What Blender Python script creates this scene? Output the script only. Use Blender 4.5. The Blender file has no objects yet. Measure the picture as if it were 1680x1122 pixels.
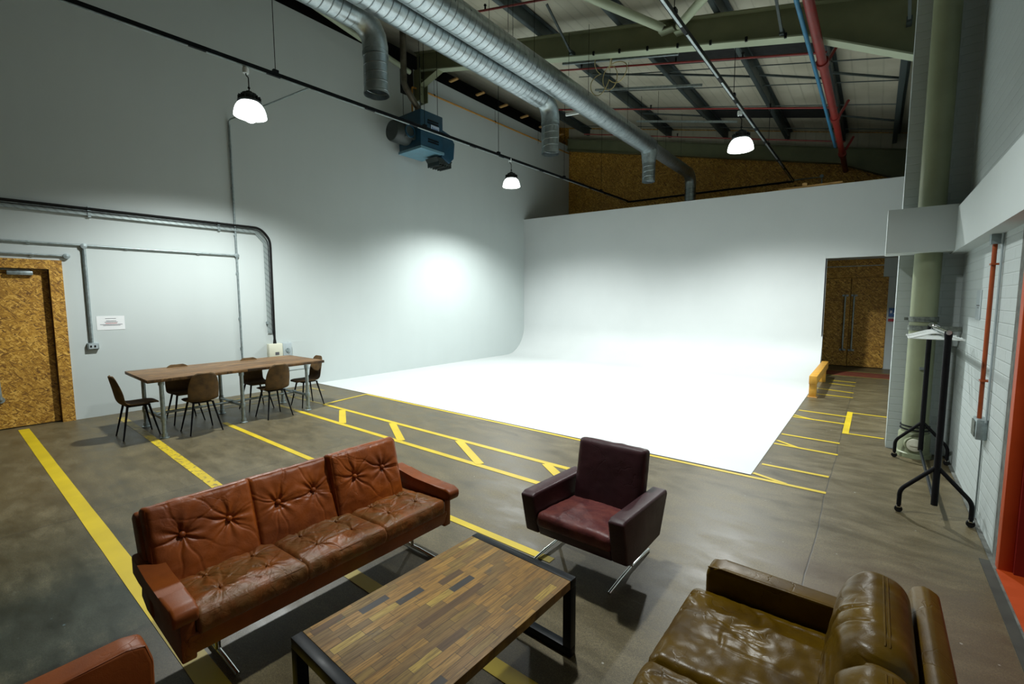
import bpy, bmesh, math, random
from mathutils import Vector, Matrix, noise
PI = math.pi
random.seed(7)
scene = bpy.context.scene
COL = scene.collection

# ------------------------------------------------------------------ materials
class NT:
    def __init__(s, name):
        m = bpy.data.materials.new(name); m.use_nodes = True
        s.m = m; s.t = m.node_tree; s.n = s.t.nodes; s.l = s.t.links
        s.b = s.n['Principled BSDF']
        s._tc = None
    def tc(s, out='Object'):
        if not s._tc: s._tc = s.n.new('ShaderNodeTexCoord')
        return s._tc.outputs[out]
    def link(s, a, b): s.l.new(a, b)
    def setin(s, node, key, v):
        if v is None: return
        sock = node.inputs[key]
        if isinstance(v, bpy.types.NodeSocket): s.l.new(v, sock)
        else: sock.default_value = v
    def mapping(s, vec=None, scale=(1, 1, 1), rot=(0, 0, 0), loc=(0, 0, 0)):
        n = s.n.new('ShaderNodeMapping'); s.link(vec if vec else s.tc(), n.inputs['Vector'])
        n.inputs['Scale'].default_value = scale; n.inputs['Rotation'].default_value = rot; n.inputs['Location'].default_value = loc
        return n.outputs[0]
    def noise(s, vec=None, scale=5, detail=4, rough=.5, dist=0):
        n = s.n.new('ShaderNodeTexNoise'); s.link(vec if vec else s.tc(), n.inputs['Vector'])
        n.inputs['Scale'].default_value = scale; n.inputs['Detail'].default_value = detail
        n.inputs['Roughness'].default_value = rough; n.inputs['Distortion'].default_value = dist
        return n.outputs['Fac']
    def noisec(s, vec=None, scale=5, detail=2):
        n = s.n.new('ShaderNodeTexNoise'); s.link(vec if vec else s.tc(), n.inputs['Vector'])
        n.inputs['Scale'].default_value = scale; n.inputs['Detail'].default_value = detail
        return n.outputs['Color']
    def voro(s, vec=None, scale=5, feature='F1', out='Distance', rnd=1):
        n = s.n.new('ShaderNodeTexVoronoi'); n.feature = feature
        s.link(vec if vec else s.tc(), n.inputs['Vector']); n.inputs['Scale'].default_value = scale
        n.inputs['Randomness'].default_value = rnd
        return n.outputs[out]
    def ramp(s, fac, stops, interp='LINEAR'):
        n = s.n.new('ShaderNodeValToRGB'); s.link(fac, n.inputs[0]); cr = n.color_ramp; cr.interpolation = interp
        while len(cr.elements) < len(stops): cr.elements.new(.5)
        for e, (p, c) in zip(cr.elements, stops):
            e.position = p
            if not hasattr(c, '__len__'): c = (c, c, c)
            e.color = (*c[:3], 1)
        return n.outputs[0]
    def mix(s, fac, a, b, mode='MIX'):
        n = s.n.new('ShaderNodeMix'); n.data_type = 'RGBA'; n.blend_type = mode
        s.setin(n, 0, fac)
        for k, v in ((6, a), (7, b)):
            if isinstance(v, bpy.types.NodeSocket): s.l.new(v, n.inputs[k])
            else: n.inputs[k].default_value = (*v[:3], 1)
        return n.outputs[2]
    def math(s, op, a, b=None, c=None):
        n = s.n.new('ShaderNodeMath'); n.operation = op
        s.setin(n, 0, a)
        if b is not None: s.setin(n, 1, b)
        if c is not None: s.setin(n, 2, c)
        return n.outputs[0]
    def sep(s, vec=None):
        n = s.n.new('ShaderNodeSeparateXYZ'); s.link(vec if vec else s.tc(), n.inputs[0]); return n.outputs
    def comb(s, x=0, y=0, z=0):
        n = s.n.new('ShaderNodeCombineXYZ')
        for i, v in enumerate((x, y, z)): s.setin(n, i, v)
        return n.outputs[0]
    def bump(s, h, strength=.3, dist=.01, normal=None):
        n = s.n.new('ShaderNodeBump'); s.link(h, n.inputs['Height'])
        n.inputs['Strength'].default_value = strength; n.inputs['Distance'].default_value = dist
        if normal: s.link(normal, n.inputs['Normal'])
        return n.outputs[0]
    def color(s, c):
        if isinstance(c, bpy.types.NodeSocket): s.link(c, s.b.inputs['Base Color'])
        else: s.b.inputs['Base Color'].default_value = (*c[:3], 1)
    def rough(s, r): s.setin(s.b, 'Roughness', r)
    def metal(s, r): s.b.inputs['Metallic'].default_value = r
    def normal(s, n): s.link(n, s.b.inputs['Normal'])

M = {}
def simple(name, col, rough=.5, metal=0, var=.12, scale=8, bump=0, emit=None):
    t = NT(name)
    n = t.noise(scale=scale, detail=5)
    lo = tuple(c * (1 - var) for c in col); hi = tuple(min(1, c * (1 + var)) for c in col)
    t.b.inputs['Specular IOR Level'].default_value = .12 if name.startswith('black') else .5
    t.color(t.ramp(n, [(.3, lo), (.7, hi)])); t.rough(t.ramp(n, [(.3, max(0, rough - .05)), (.7, min(1, rough + .07))])); t.metal(metal)
    if bump: t.normal(t.bump(t.noise(scale=scale * 6, detail=4), bump, .004))
    if emit:
        t.b.inputs['Emission Color'].default_value = (*emit[:3], 1); t.b.inputs['Emission Strength'].default_value = emit[3]
    M[name] = t.m
    return t

def wall_paint(name, col, stain=.06):
    t = NT(name)
    n = t.noise(scale=.45, detail=4, rough=.55)
    st = t.noise(t.mapping(scale=(1.6, 1.6, .14)), scale=1.5, detail=3)
    c = t.ramp(n, [(.3, tuple(x * (1 - stain) for x in col)), (.7, col)])
    c = t.mix(t.math('MULTIPLY', t.math('SUBTRACT', .62, st), .45), c, tuple(x * .86 for x in col))
    t.color(c); t.rough(.6)
    t.normal(t.bump(t.noise(scale=60, detail=3), .12, .002))
    M[name] = t.m
wall_paint('white_wall', (.515, .57, .565))
def cyc_mat():
    t = NT('cyc_white'); n = t.noise(scale=.8, detail=5)
    t.color(t.ramp(n, [(.3, (.555, .585, .585)), (.7, (.59, .62, .62))])); t.rough(.55)
    M['cyc_white'] = t.m
cyc_mat()

def brick(name, axes, col=(.46, .515, .51), sc=1.0):
    t = NT(name); x, y, z = t.sep()
    a = {'y': y, 'x': x}[axes]
    v = t.comb(a, z, 0)
    n = t.n.new('ShaderNodeTexBrick'); t.link(v, n.inputs['Vector'])
    n.inputs['Scale'].default_value = 1.0
    n.inputs['Brick Width'].default_value = .41 * sc; n.inputs['Row Height'].default_value = .095 * sc
    n.inputs['Mortar Size'].default_value = .007; n.inputs['Mortar Smooth'].default_value = .7
    n.inputs['Color1'].default_value = (*col, 1); n.inputs['Color2'].default_value = (*[c * .96 for c in col], 1)
    n.inputs['Mortar'].default_value = (*[c * .92 for c in col], 1)
    nz = t.noise(scale=1.2, detail=5)
    t.color(t.mix(t.math('MULTIPLY', nz, .25), n.outputs['Color'], tuple(c * .8 for c in col)))
    t.rough(.55)
    h = t.math('ADD', t.math('MULTIPLY', n.outputs['Fac'], -1), t.math('MULTIPLY', t.noise(scale=25, detail=5), .4))
    t.normal(t.bump(h, .5, .006))
    M[name] = t.m
brick('brick_y', 'y'); brick('brick_x', 'x')

def osb(name, dark=1.0, sc=1.0):
    t = NT(name)
    # flakes: narrow wood strands at several random bearings, layered
    x, y, z = t.sep()
    pl = t.comb(t.math('ADD', x, y), z, 0)
    wob = t.noisec(vec=pl, scale=6 * sc, detail=2)
    v0 = t.mix(.05, pl, wob, 'ADD')
    f = None; c = None
    for i, rot in enumerate((.35, 1.25, 2.2, 2.85, .8)):
        v = t.mapping(t.mapping(v0, rot=(0, 0, rot), loc=(i * 3.7, i * 1.9, 0)), scale=(11 * sc, 48 * sc, 1))
        cell = t.sep(t.voro(v, scale=1.0, out='Color'))
        if f is None: f = cell[0]
        else:
            sel = t.ramp(cell[1], [(.60, 0), (.66, 1)]); f = t.mix(sel, f, cell[0])
    f = t.sep(f)[0] if f.type == 'RGBA' else f
    d = dark
    g = t.noise(vec=pl, scale=55 * sc, detail=3)
    f = t.math('ADD', t.math('MULTIPLY', f, .8), t.math('MULTIPLY', g, .2))
    c = t.ramp(f, [(.08, (.09 * d, .036 * d, .005 * d)), (.3, (.24 * d, .112 * d, .011 * d)), (.6, (.37 * d, .190 * d, .021 * d)), (.85, (.56 * d, .33 * d, .065 * d))])
    c = t.mix(t.ramp(t.noise(scale=1.1, detail=3), [(.35, 0), (.75, .35)]), c, (.16 * d, .075 * d, .014 * d))
    t.color(c); t.rough(.55); t.normal(t.bump(f, .35, .003))
    M[name] = t.m
osb('osb_board', 1.3, 1.5); osb('osb_lightened', 1.45, 1.3)  # second copy, for the back: colour raised to make up for weak light

def concrete():
    t = NT('concrete_floor')
    big = t.noise(scale=.55, detail=6, rough=.6)
    mid = t.noise(t.mapping(scale=(1, 2.2, 1)), scale=2.4, detail=7, rough=.65)
    fine = t.noise(scale=55, detail=5, rough=.75)
    c = t.ramp(big, [(.28, (.057, .044, .020)), (.5, (.120, .093, .043)), (.72, (.188, .150, .073))])
    c2 = t.ramp(mid, [(.3, (.040, .032, .016)), (.5, (.116, .091, .044)), (.75, (.24, .194, .103))])
    c = t.mix(.6, c, c2); t.b.inputs['Specular IOR Level'].default_value = .4
    c = t.mix(t.ramp(fine, [(.35, .5), (.58, 0)]), c, (.035, .03, .02))
    # pale scuffs
    sc = t.noise(t.mapping(scale=(2.2, 7, 1), rot=(0, 0, .5)), scale=1.6, detail=10, rough=.8)
    c = t.mix(t.ramp(sc, [(.60, 0), (.74, .5)]), c, (.34, .32, .25))
    specks = t.voro(scale=7, out='Distance')
    sp2 = t.noise(scale=1.7, detail=2)
    c = t.mix(t.math('MULTIPLY', t.ramp(specks, [(.035, 1), (.06, 0)]), t.ramp(sp2, [(.55, 0), (.62, .8)])), c, (.5, .5, .45))
    x, y, z = t.sep()
    # blue-black stain near the sofa and damp patch
    def blob(cx, cy, r):
        dx = t.math('SUBTRACT', x, cx); dy = t.math('SUBTRACT', y, cy)
        d = t.math('SQRT', t.math('ADD', t.math('MULTIPLY', dx, dx), t.math('MULTIPLY', dy, dy)))
        d = t.math('ADD', d, t.math('MULTIPLY', t.math('SUBTRACT', mid, .5), r * 1.3))
        return t.ramp(t.math('DIVIDE', d, r), [(.35, 1), (1.0, 0)])
    grit = t.noise(scale=150, detail=3, rough=.8)
    c = t.mix(t.ramp(grit, [(.40, .55), (.50, 0)]), c, (.03, .025, .015))
    c = t.mix(t.ramp(grit, [(.56, 0), (.68, .5)]), c, (.24, .20, .13))
    c = t.mix(t.math('MULTIPLY', blob(-3.7, .3, 1.0), .9), c, (.24, .40, .52), 'MULTIPLY')
    c = t.mix(t.math('MULTIPLY', blob(-4.5, -.1, 1.8), .7), c, (.42, .50, .52), 'MULTIPLY')
    c = t.mix(t.math('MULTIPLY', blob(.2, 3.3, 1.1), .35), c, (.13, .085, .06))
    # saw-cut joints, slightly wandering
    wob = t.math('MULTIPLY', t.math('SUBTRACT', t.noise(scale=1.3, detail=3), .5), .05)
    def joint(sock, pos, w=.006):
        d = t.math('ABSOLUTE', t.math('ADD', t.math('SUBTRACT', sock, pos), wob))
        return t.ramp(t.math('DIVIDE', d, w), [(.5, 1), (1.0, 0)])
    j = t.math('MAXIMUM', joint(x, -.28), joint(x, -5.42)); j = t.math('MAXIMUM', j, joint(y, 8.3))
    c = t.mix(t.math('MULTIPLY', j, .8), c, (.025, .022, .018))
    t.color(c)
    t.rough(t.ramp(mid, [(.3, .34), (.7, .54)]))
    h = t.math('SUBTRACT', t.math('ADD', t.math('MULTIPLY', mid, .5), t.math('MULTIPLY', fine, .3)), t.math('MULTIPLY', j, .3))
    t.normal(t.bump(h, .22, .004))
    M['concrete_floor'] = t.m
concrete()

def leather(name, col, dark, worn=None, rough=.38, crease=.5, wscale=3.0):
    t = NT(name)
    n = t.noise(scale=wscale, detail=6, rough=.6)
    c = t.ramp(n, [(.32, dark), (.62, col)])
    if worn:
        w = t.noise(scale=7, detail=7, rough=.7, dist=.6)
        c = t.mix(t.ramp(w, [(.40, 0), (.60, .8)]), c, worn)
    vd = t.voro(t.mapping(t.mix(.08, t.tc(), t.noisec(scale=14), 'ADD')), scale=11, feature='DISTANCE_TO_EDGE')
    crack = t.ramp(vd, [(0, 1), (.05, 0)])
    cm = t.noise(scale=5, detail=2)
    crackm = t.math('MULTIPLY', crack, t.ramp(cm, [(.5, 0), (.65, 1)]))
    c = t.mix(t.math('MULTIPLY', crackm, .25), c, tuple(x * .4 for x in dark))
    t.color(c); t.b.inputs['Specular IOR Level'].default_value = .20 if 'olive' in name else .32
    t.rough(t.ramp(n, [(.3, rough + .12), (.7, rough - .03)]))
    grain = t.voro(scale=260)
    fold = t.noise(t.mapping(scale=(1, 1, 1.0)), scale=16, detail=4, rough=.55, dist=1.4)
    h = t.math('ADD', t.math('MULTIPLY', fold, crease), t.math('MULTIPLY', grain, .022))
    h = t.math('SUBTRACT', h, t.math('MULTIPLY', crackm, .12))
    t.normal(t.bump(h, .55, .012))
    M[name] = t.m
leather('tan_leather', (.285, .066, .007), (.155, .033, .004), None, .40, .40)
leather('tan_leather_seat', (.24, .068, .011), (.12, .034, .006), (.13, .061, .016), .42, .75)
leather('tan_leather_smooth', (.225, .053, .006), (.13, .029, .004), None, .42, .08)
leather('oxblood_leather', (.050, .017, .021), (.034, .012, .015), None, .42, .06)
leather('oxblood_seat', (.115, .028, .028), (.065, .018, .02), (.16, .045, .035), .38, .35)
leather('olive_leather', (.105, .058, .002), (.052, .026, .001), None, .28, .12, 4)
leather('olive_leather_smooth', (.105, .057, .002), (.056, .028, .001), None, .33, .06, 4)
t = simple('suede', (.095, .052, .015), .85, 0, .45, 9, .3)

def planks_mosaic():
    t = NT('mosaic_wood'); x, y, z = t.sep()
    v = t.comb(y, x, 0)
    def bk(sx, off, seed):
        n = t.n.new('ShaderNodeTexBrick'); t.link(t.mapping(v, loc=(seed, off, 0)), n.inputs['Vector'])
        n.inputs['Scale'].default_value = 1; n.inputs['Brick Width'].default_value = sx; n.inputs['Row Height'].default_value = .042
        n.inputs['Mortar Size'].default_value = .0011; n.inputs['Mortar Smooth'].default_value = 0; n.offset = .43; n.offset_frequency = 2
        n.squash = 1.35; n.squash_frequency = 3
        n.inputs['Color1'].default_value = (0, 0, 0, 1); n.inputs['Color2'].default_value = (1, 1, 1, 1); n.inputs['Mortar'].default_value = (.5, .5, .5, 1)
        return n
    b = bk(.15, 0, .3)
    idv = t.sep(b.outputs['Color'])[0]
    c = t.ramp(idv, [(0, (.026, .026, .026)), (.05, (.10, .050, .014)), (.085, (.19, .105, .025)), (.25, (.23, .118, .022)), (.4, (.29, .150, .026)),
                     (.55, (.17, .098, .024)), (.7, (.32, .172, .030)), (.82, (.22, .13, .024)), (.92, (.38, .25, .045)), (1, (.44, .30, .06))], 'CONSTANT')
    grain = t.noise(t.mapping(scale=(60, 4, 4)), scale=2, detail=6, rough=.6, dist=.5)
    c = t.mix(t.ramp(grain, [(.38, .6), (.58, 0)]), c, (.05, .026, .010))
    c = t.mix(t.math('MULTIPLY', b.outputs['Fac'], .75), c, (.03, .02, .01))
    blot = t.noise(t.mapping(scale=(5, 2, 1)), scale=2.5, detail=6, rough=.7)
    c = t.mix(t.ramp(blot, [(.62, 0), (.72, .6)]), c, (.045, .04, .035))
    g2 = t.noise(t.mapping(scale=(14, 3, 1), loc=(4, 2, 0)), scale=2, detail=5)
    c = t.mix(t.ramp(g2, [(.68, 0), (.74, .6)]), c, (.08, .13, .075))
    t.color(c); t.b.inputs['Specular IOR Level'].default_value = .3; t.rough(t.ramp(grain, [(.3, .60), (.7, .48)]))
    h = t.math('SUBTRACT', t.math('MULTIPLY', grain, .3), b.outputs['Fac'])
    t.normal(t.bump(h, .4, .0015))
    M['mosaic_wood'] = t.m
planks_mosaic()

def plank_top():
    t = NT('table_planks'); x, y, z = t.sep()
    n = t.n.new('ShaderNodeTexBrick'); t.link(t.comb(y, x, 0), n.inputs['Vector'])
    n.inputs['Scale'].default_value = 1; n.inputs['Brick Width'].default_value = 1.3; n.inputs['Row Height'].default_value = .145
    n.inputs['Mortar Size'].default_value = .003
    n.inputs['Color1'].default_value = (.155, .078, .026, 1); n.inputs['Color2'].default_value = (.27, .148, .058, 1); n.inputs['Mortar'].default_value = (.03, .017, .008, 1)
    g = t.noise(t.mapping(scale=(22, 1.6, 1)), scale=2, detail=7, rough=.65, dist=.6)
    c = t.mix(t.ramp(g, [(.42, .9), (.56, 0)]), n.outputs['Color'], (.045, .024, .010))
    t.color(c); t.b.inputs['Specular IOR Level'].default_value = .3; t.rough(.5); t.normal(t.bump(t.math('SUBTRACT', g, n.outputs['Fac']), .4, .003))
    M['table_planks'] = t.m
plank_top()

def duct_mat(name, axis):
    # spiral lock-seam duct: the seam is a helix about the local axis
    t = NT(name); x, y, z = t.sep()
    L, a, b = {'y': (y, x, z), 'z': (z, x, y)}[axis]
    ang = t.math('DIVIDE', t.math('ARCTAN2', a, b), 2 * PI)
    f = t.math('FRACT', t.math('ADD', t.math('DIVIDE', L, .125), ang))
    d = t.math('ABSOLUTE', t.math('SUBTRACT', f, .5))
    seam = t.ramp(d, [(.02, 1), (.065, 0)])
    sp = t.noise(scale=9, detail=6, rough=.7)
    c = t.ramp(sp, [(.3, (.30, .35, .37)), (.7, (.50, .56, .58))])
    c = t.mix(t.math('MULTIPLY', seam, .55), c, (.12, .14, .15))
    t.color(c); t.metal(.95); t.rough(t.ramp(sp, [(.3, .26), (.7, .40)]))
    t.normal(t.bump(seam, .8, .006))
    M[name] = t.m
duct_mat('duct_y', 'y'); duct_mat('duct_z', 'z')
simple('galvanised', (.42, .48, .49), .38, .8, .2, 14)
simple('galv_pipe', (.33, .39, .40), .42, .7, .2, 20)
simple('chrome', (.75, .76, .76), .12, 1, .03)
simple('black_steel', (.008, .010, .012), .42, 0, .25, 10)
simple('black_powder', (.006, .006, .007), .5, 0, .2)
simple('black_rubber', (.012, .012, .012), .6)
simple('beam_green', (.175, .19, .105), .55, 0, .12, 3)
simple('beam_flange', (.36, .41, .29), .5, 0, .08, 3)
simple('pipe_green', (.24, .27, .165), .4, 0, .1, 3)
simple('purlin_steel', (.060, .078, .078), .5, .4, .25, 5)
simple('red_paint', (.20, .018, .014), .4, 0, .15)
simple('blue_pipe', (.035, .18, .32), .4, 0, .15)
simple('gas_yellow', (.42, .20, .03), .5, 0, .15)
simple('heater_blue', (.008, .052, .095), .42, 0, .18, 4)
simple('heater_dark', (.02, .028, .026), .5, 0, .2, 5)
simple('heater_pale', (.12, .25, .32), .45, 0, .12, 5)
simple('flue_metal', (.12, .11, .085), .4, .7, .35, 6)
simple('yellow_timber', (.55, .28, .03), .55, 0, .18, 6, .2)
simple('timber', (.42, .24, .08), .7, 0, .2, 6)
simple('orange_steel', (.42, .055, .006), .45, 0, .12, 4)
simple('orange_pipe', (.33, .06, .008), .5, 0, .15, 12)
simple('dark_red_door', (.17, .008, .004), .45, 0, .15, 3)
simple('mortar_grey', (.105, .11, .098), .9, 0, .45, 14, .8)
simple('cream_plastic', (.62, .62, .50), .5, 0, .03)
simple('grey_plastic', (.38, .44, .46), .5, 0, .06)
simple('white_plastic', (.74, .78, .77), .35, 0, .03)
simple('paper', (.74, .76, .77), .7, 0, .02)
simple('ink', (.08, .08, .09), .7, 0, .02)
simple('ink_red', (.4, .04, .05), .7, 0, .02)
simple('blue_label', (.06, .14, .35), .5, 0, .02)
simple('label_white', (.45, .55, .68), .5, 0, .05)
simple('dark_void', (.006, .007, .007), .9, 0, .1)
simple('rope', (.50, .42, .20), .8, 0, .1)
simple('lamp_housing', (.035, .042, .042), .4, .5, .2)
simple('red_mat', (.16, .035, .015), .7, 0, .25, 5, .2)
simple('drain_dark', (.035, .036, .028), .7, 0, .3)
simple('strap_grey', (.13, .15, .13), .7, .2, .5, 25, .5)
simple('lamp_glow', (.9, .95, .93), .3, 0, .01, emit=(.93, 1.0, .97, 3.2))
t = NT('cable_tray'); x, y, z = t.sep()
f = t.math('ABSOLUTE', t.math('SUBTRACT', t.math('FRACT', t.math('MULTIPLY', t.math('ADD', y, z), 9)), .5))
hole = t.ramp(f, [(.16, 1), (.2, 0)])
t.color(t.mix(t.math('MULTIPLY', hole, .3), (.40, .46, .46), (.08, .09, .09))); t.metal(.6); t.rough(.45); M['cable_tray'] = t.m
def deck_mat():
    t = NT('roof_liner'); x, y, z = t.sep()
    f = t.math('ABSOLUTE', t.math('SUBTRACT', t.math('FRACT', t.math('MULTIPLY', x, 4.0)), .5))
    rib = t.ramp(f, [(.03, 1), (.08, 0)])
    n = t.noise(scale=1.4, detail=4)
    t.color(t.mix(t.math('MULTIPLY', rib, .25), t.ramp(n, [(.3, (.40, .38, .29)), (.7, (.52, .50, .40))]), (.25, .24, .18)))
    t.rough(.55); t.normal(t.bump(rib, .4, .01)); M['roof_liner'] = t.m
deck_mat()
def tape_mat(name, wear):
    t = NT(name); n = t.noise(scale=16, detail=6, rough=.75)
    c = t.ramp(t.noise(scale=2.5, detail=3), [(.3, (.48, .345, .003)), (.7, (.61, .445, .004))])
    c = t.mix(t.ramp(n, [(wear, 0), (wear + .06, .9)]), c, (.11, .085, .045))
    t.color(c); t.rough(.5); M[name] = t.m
tape_mat('yellow_tape', .74); tape_mat('yellow_tape_worn', .53)
def faded():
    t = NT('yellow_line_faded'); n = t.noise(scale=9, detail=6, rough=.7)
    t.color(t.mix(t.ramp(n, [(.40, .15), (.62, .85)]), (.42, .31, .03), (.13, .105, .06))); t.rough(.5); M['yellow_line_faded'] = t.m
faded()

# ------------------------------------------------------------------ mesh builder
class MB:
    def __init__(s): s.bm = bmesh.new()
    def box(s, x0, x1, y0, y1, z0, z1, bev=0, seg=2):
        return s.obox(((x0 + x1) / 2, (y0 + y1) / 2, (z0 + z1) / 2), (abs(x1 - x0), abs(y1 - y0), abs(z1 - z0)), None, bev, seg)
    def obox(s, c, size, R=None, bev=0, seg=2):
        mt = Matrix.Translation(c) @ (R.to_4x4() if R else Matrix()) @ Matrix.Diagonal((*size, 1))
        r = bmesh.ops.create_cube(s.bm, size=1, matrix=mt)
        if bev:
            es = list({e for v in r['verts'] for e in v.link_edges})
            bmesh.ops.bevel(s.bm, geom=es, offset=min(bev, min(size) * .49), segments=seg, profile=.5, affect='EDGES')
        return s
    def beam(s, a, b, w, h, up=(0, 0, 1), bev=0):
        a = Vector(a); b = Vector(b); d = (b - a); L = d.length; d.normalize()
        up = Vector(up); sd = d.cross(up)
        if sd.length < 1e-4: sd = d.cross(Vector((1, 0, 0)))
        sd.normalize(); u = sd.cross(d)
        R = Matrix((sd, d, u)).transposed()
        return s.obox((a + b) / 2, (w, L, h), R, bev)
    def tube(s, pts, r, seg=12, cap=True, closed=False):
        pts = [Vector(p) for p in pts]; n = len(pts)
        rr = r if hasattr(r, '__len__') else [r] * n
        rings = []
        nrm = None
        for i, p in enumerate(pts):
            if closed:
                d = (pts[(i + 1) % n] - pts[i - 1]).normalized()
            else:
                d1 = (pts[i] - pts[i - 1]).normalized() if i else None
                d2 = (pts[i + 1] - pts[i]).normalized() if i < n - 1 else None
                d = (d1 + d2).normalized() if d1 and d2 else (d1 or d2)
            if nrm is None:
                nrm = d.cross(Vector((0, 0, 1)))
                if nrm.length < .05: nrm = d.cross(Vector((1, 0, 0)))
                nrm.normalize()
            else:
                nrm = (nrm - d * nrm.dot(d)).normalized()
            bi = d.cross(nrm)
            rings.append([s.bm.verts.new(p + (nrm * math.cos(2 * PI * k / seg) + bi * math.sin(2 * PI * k / seg)) * rr[i]) for k in range(seg)])
        m = n if closed else n - 1
        for i in range(m):
            A = rings[i]; B = rings[(i + 1) % n]
            for k in range(seg):
                s.bm.faces.new((A[k], A[(k + 1) % seg], B[(k + 1) % seg], B[k]))
        if cap and not closed:
            s.bm.faces.new(list(reversed(rings[0]))); s.bm.faces.new(rings[-1])
        return s
    def lathe(s, prof, c=(0, 0, 0), seg=32, R=None):
        c = Vector(c); rings = []
        for (r, z) in prof:
            ring = []
            for k in range(seg):
                v = Vector((r * math.cos(2 * PI * k / seg), r * math.sin(2 * PI * k / seg), z))
                if R: v = R @ v
                ring.append(s.bm.verts.new(c + v))
            rings.append(ring)
        for A, B in zip(rings, rings[1:]):
            for k in range(seg): s.bm.faces.new((A[k], A[(k + 1) % seg], B[(k + 1) % seg], B[k]))
        if prof[0][0] > 1e-5: pass
        return s
    def disc(s, c, r, R=None, seg=24, z=0):
        vs = []
        for k in range(seg):
            v = Vector((r * math.cos(2 * PI * k / seg), r * math.sin(2 * PI * k / seg), z))
            if R: v = R @ v
            vs.append(s.bm.verts.new(Vector(c) + v))
        s.bm.faces.new(vs); return s
    def prism(s, poly, axis, a, b, bev=0, seg=2):
        # poly in the other two axes order (xz for y, yz for x, xy for z)
        def P(u, v, w):
            return {'y': (u, w, v), 'x': (w, u, v), 'z': (u, v, w)}[axis]
        A = [s.bm.verts.new(P(u, v, a)) for u, v in poly]; B = [s.bm.verts.new(P(u, v, b)) for u, v in poly]
        fs = [s.bm.faces.new(A), s.bm.faces.new(list(reversed(B)))]
        for i in range(len(poly)):
            j = (i + 1) % len(poly); fs.append(s.bm.faces.new((A[j], A[i], B[i], B[j])))
        if bev:
            es = list({e for f in fs for e in f.edges})
            bmesh.ops.bevel(s.bm, geom=es, offset=bev, segments=seg, profile=.5, affect='EDGES')
        return s
    def quad(s, *ps):
        s.bm.faces.new([s.bm.verts.new(p) for p in ps]); return s
    def build(s, name, mat, root=None, ang=38, origin=None, xf=None):
        bm = s.bm
        bmesh.ops.recalc_face_normals(bm, faces=bm.faces)
        if xf: bmesh.ops.transform(bm, matrix=xf, verts=bm.verts)
        if root is not None and root.get('_w'): off = Vector(root['_w'])
        elif root is not None: off = Vector((0, 0, 0))
        else:
            if origin is None:
                xs = [v.co for v in bm.verts]
                lo = Vector([min(v[i] for v in xs) for i in range(3)]); hi = Vector([max(v[i] for v in xs) for i in range(3)])
                origin = Vector(((lo.x + hi.x) / 2, (lo.y + hi.y) / 2, lo.z))
            off = Vector(origin)
        for v in bm.verts: v.co -= off
        ca = math.radians(ang)
        for f in bm.faces: f.smooth = True
        for e in bm.edges:
            if len(e.link_faces) == 2:
                try: e.smooth = e.calc_face_angle() < ca
                except ValueError: pass
        me = bpy.data.meshes.new(name); bm.to_mesh(me); bm.free()
        me.materials.append(M[mat] if isinstance(mat, str) else mat)
        o = bpy.data.objects.new(name, me); COL.objects.link(o)
        if root is None: o.location = off
        else:
            o.parent = root
            if root.get('_w'): o['_w'] = root['_w']
        return o

def fillet(pts, r, n=6):
    pts = [Vector(p) for p in pts]; out = [pts[0]]
    for i in range(1, len(pts) - 1):
        a, b, c = pts[i - 1], pts[i], pts[i + 1]
        d1 = (a - b).normalized(); d2 = (c - b).normalized()
        t = min(r, (a - b).length * .48, (c - b).length * .48)
        p1 = b + d1 * t; p2 = b + d2 * t
        for k in range(n + 1):
            u = k / n; out.append(p1 * (1 - u) ** 2 + b * 2 * u * (1 - u) + p2 * u ** 2)
    out.append(pts[-1]); return out

def tag(o, label, cat, group=None):
    o['label'] = label; o['category'] = cat
    if group: o['group'] = group
    return o
def struct(o): o['kind'] = 'structure'; return o
def thing(name, loc, label, cat, group=None, world=True):
    o = bpy.data.objects.new(name, None); COL.objects.link(o); o.location = loc
    o.empty_display_size = .1
    if world: o['_w'] = tuple(loc)
    return tag(o, label, cat, group)
def copy_tree(o, parent=None):
    c = o.copy(); COL.objects.link(c); c.parent = parent
    for ch in list(o.children): copy_tree(ch, c)
    return c

# ------------------------------------------------------------------ camera (solved from the vanishing points)
r_ = Vector((0.782369, 0.622804, 0.0)); 
yaw, pitch, roll = math.radians(38.52314864), math.radians(5.24243948), math.radians(-0.18897746)
f_ = Vector((-math.sin(yaw) * math.cos(pitch), math.cos(yaw) * math.cos(pitch), -math.sin(pitch)))
r0 = Vector((math.cos(yaw), math.sin(yaw), 0)); u0 = r0.cross(f_)
rr_ = r0 * math.cos(roll) + u0 * math.sin(roll); uu_ = -r0 * math.sin(roll) + u0 * math.cos(roll)
cd = bpy.data.cameras.new('camera'); cam = bpy.data.objects.new('camera', cd); COL.objects.link(cam)
mw = Matrix((rr_, uu_, -f_)).transposed().to_4x4(); mw.translation = (0, 0, 1.9); cam.matrix_world = mw
cd.sensor_width = 36; cd.sensor_fit = 'HORIZONTAL'; cd.lens = 746.789 / 1680 * 36; cd.clip_start = .05; cd.clip_end = 100
scene.camera = cam

# ------------------------------------------------------------------ the hall
WX = -10.0; RX = .78; YB = 16.3; YC = 13.27; YF = -5.0
def deckz(x): return 8.78 - .24 * (x + 10)
m = MB(); m.box(-12.5, 2.6, YF - .3, YB + .5, -.2, 0); struct(m.build('floor', 'concrete_floor', origin=(0, 0, 0)))
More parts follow.
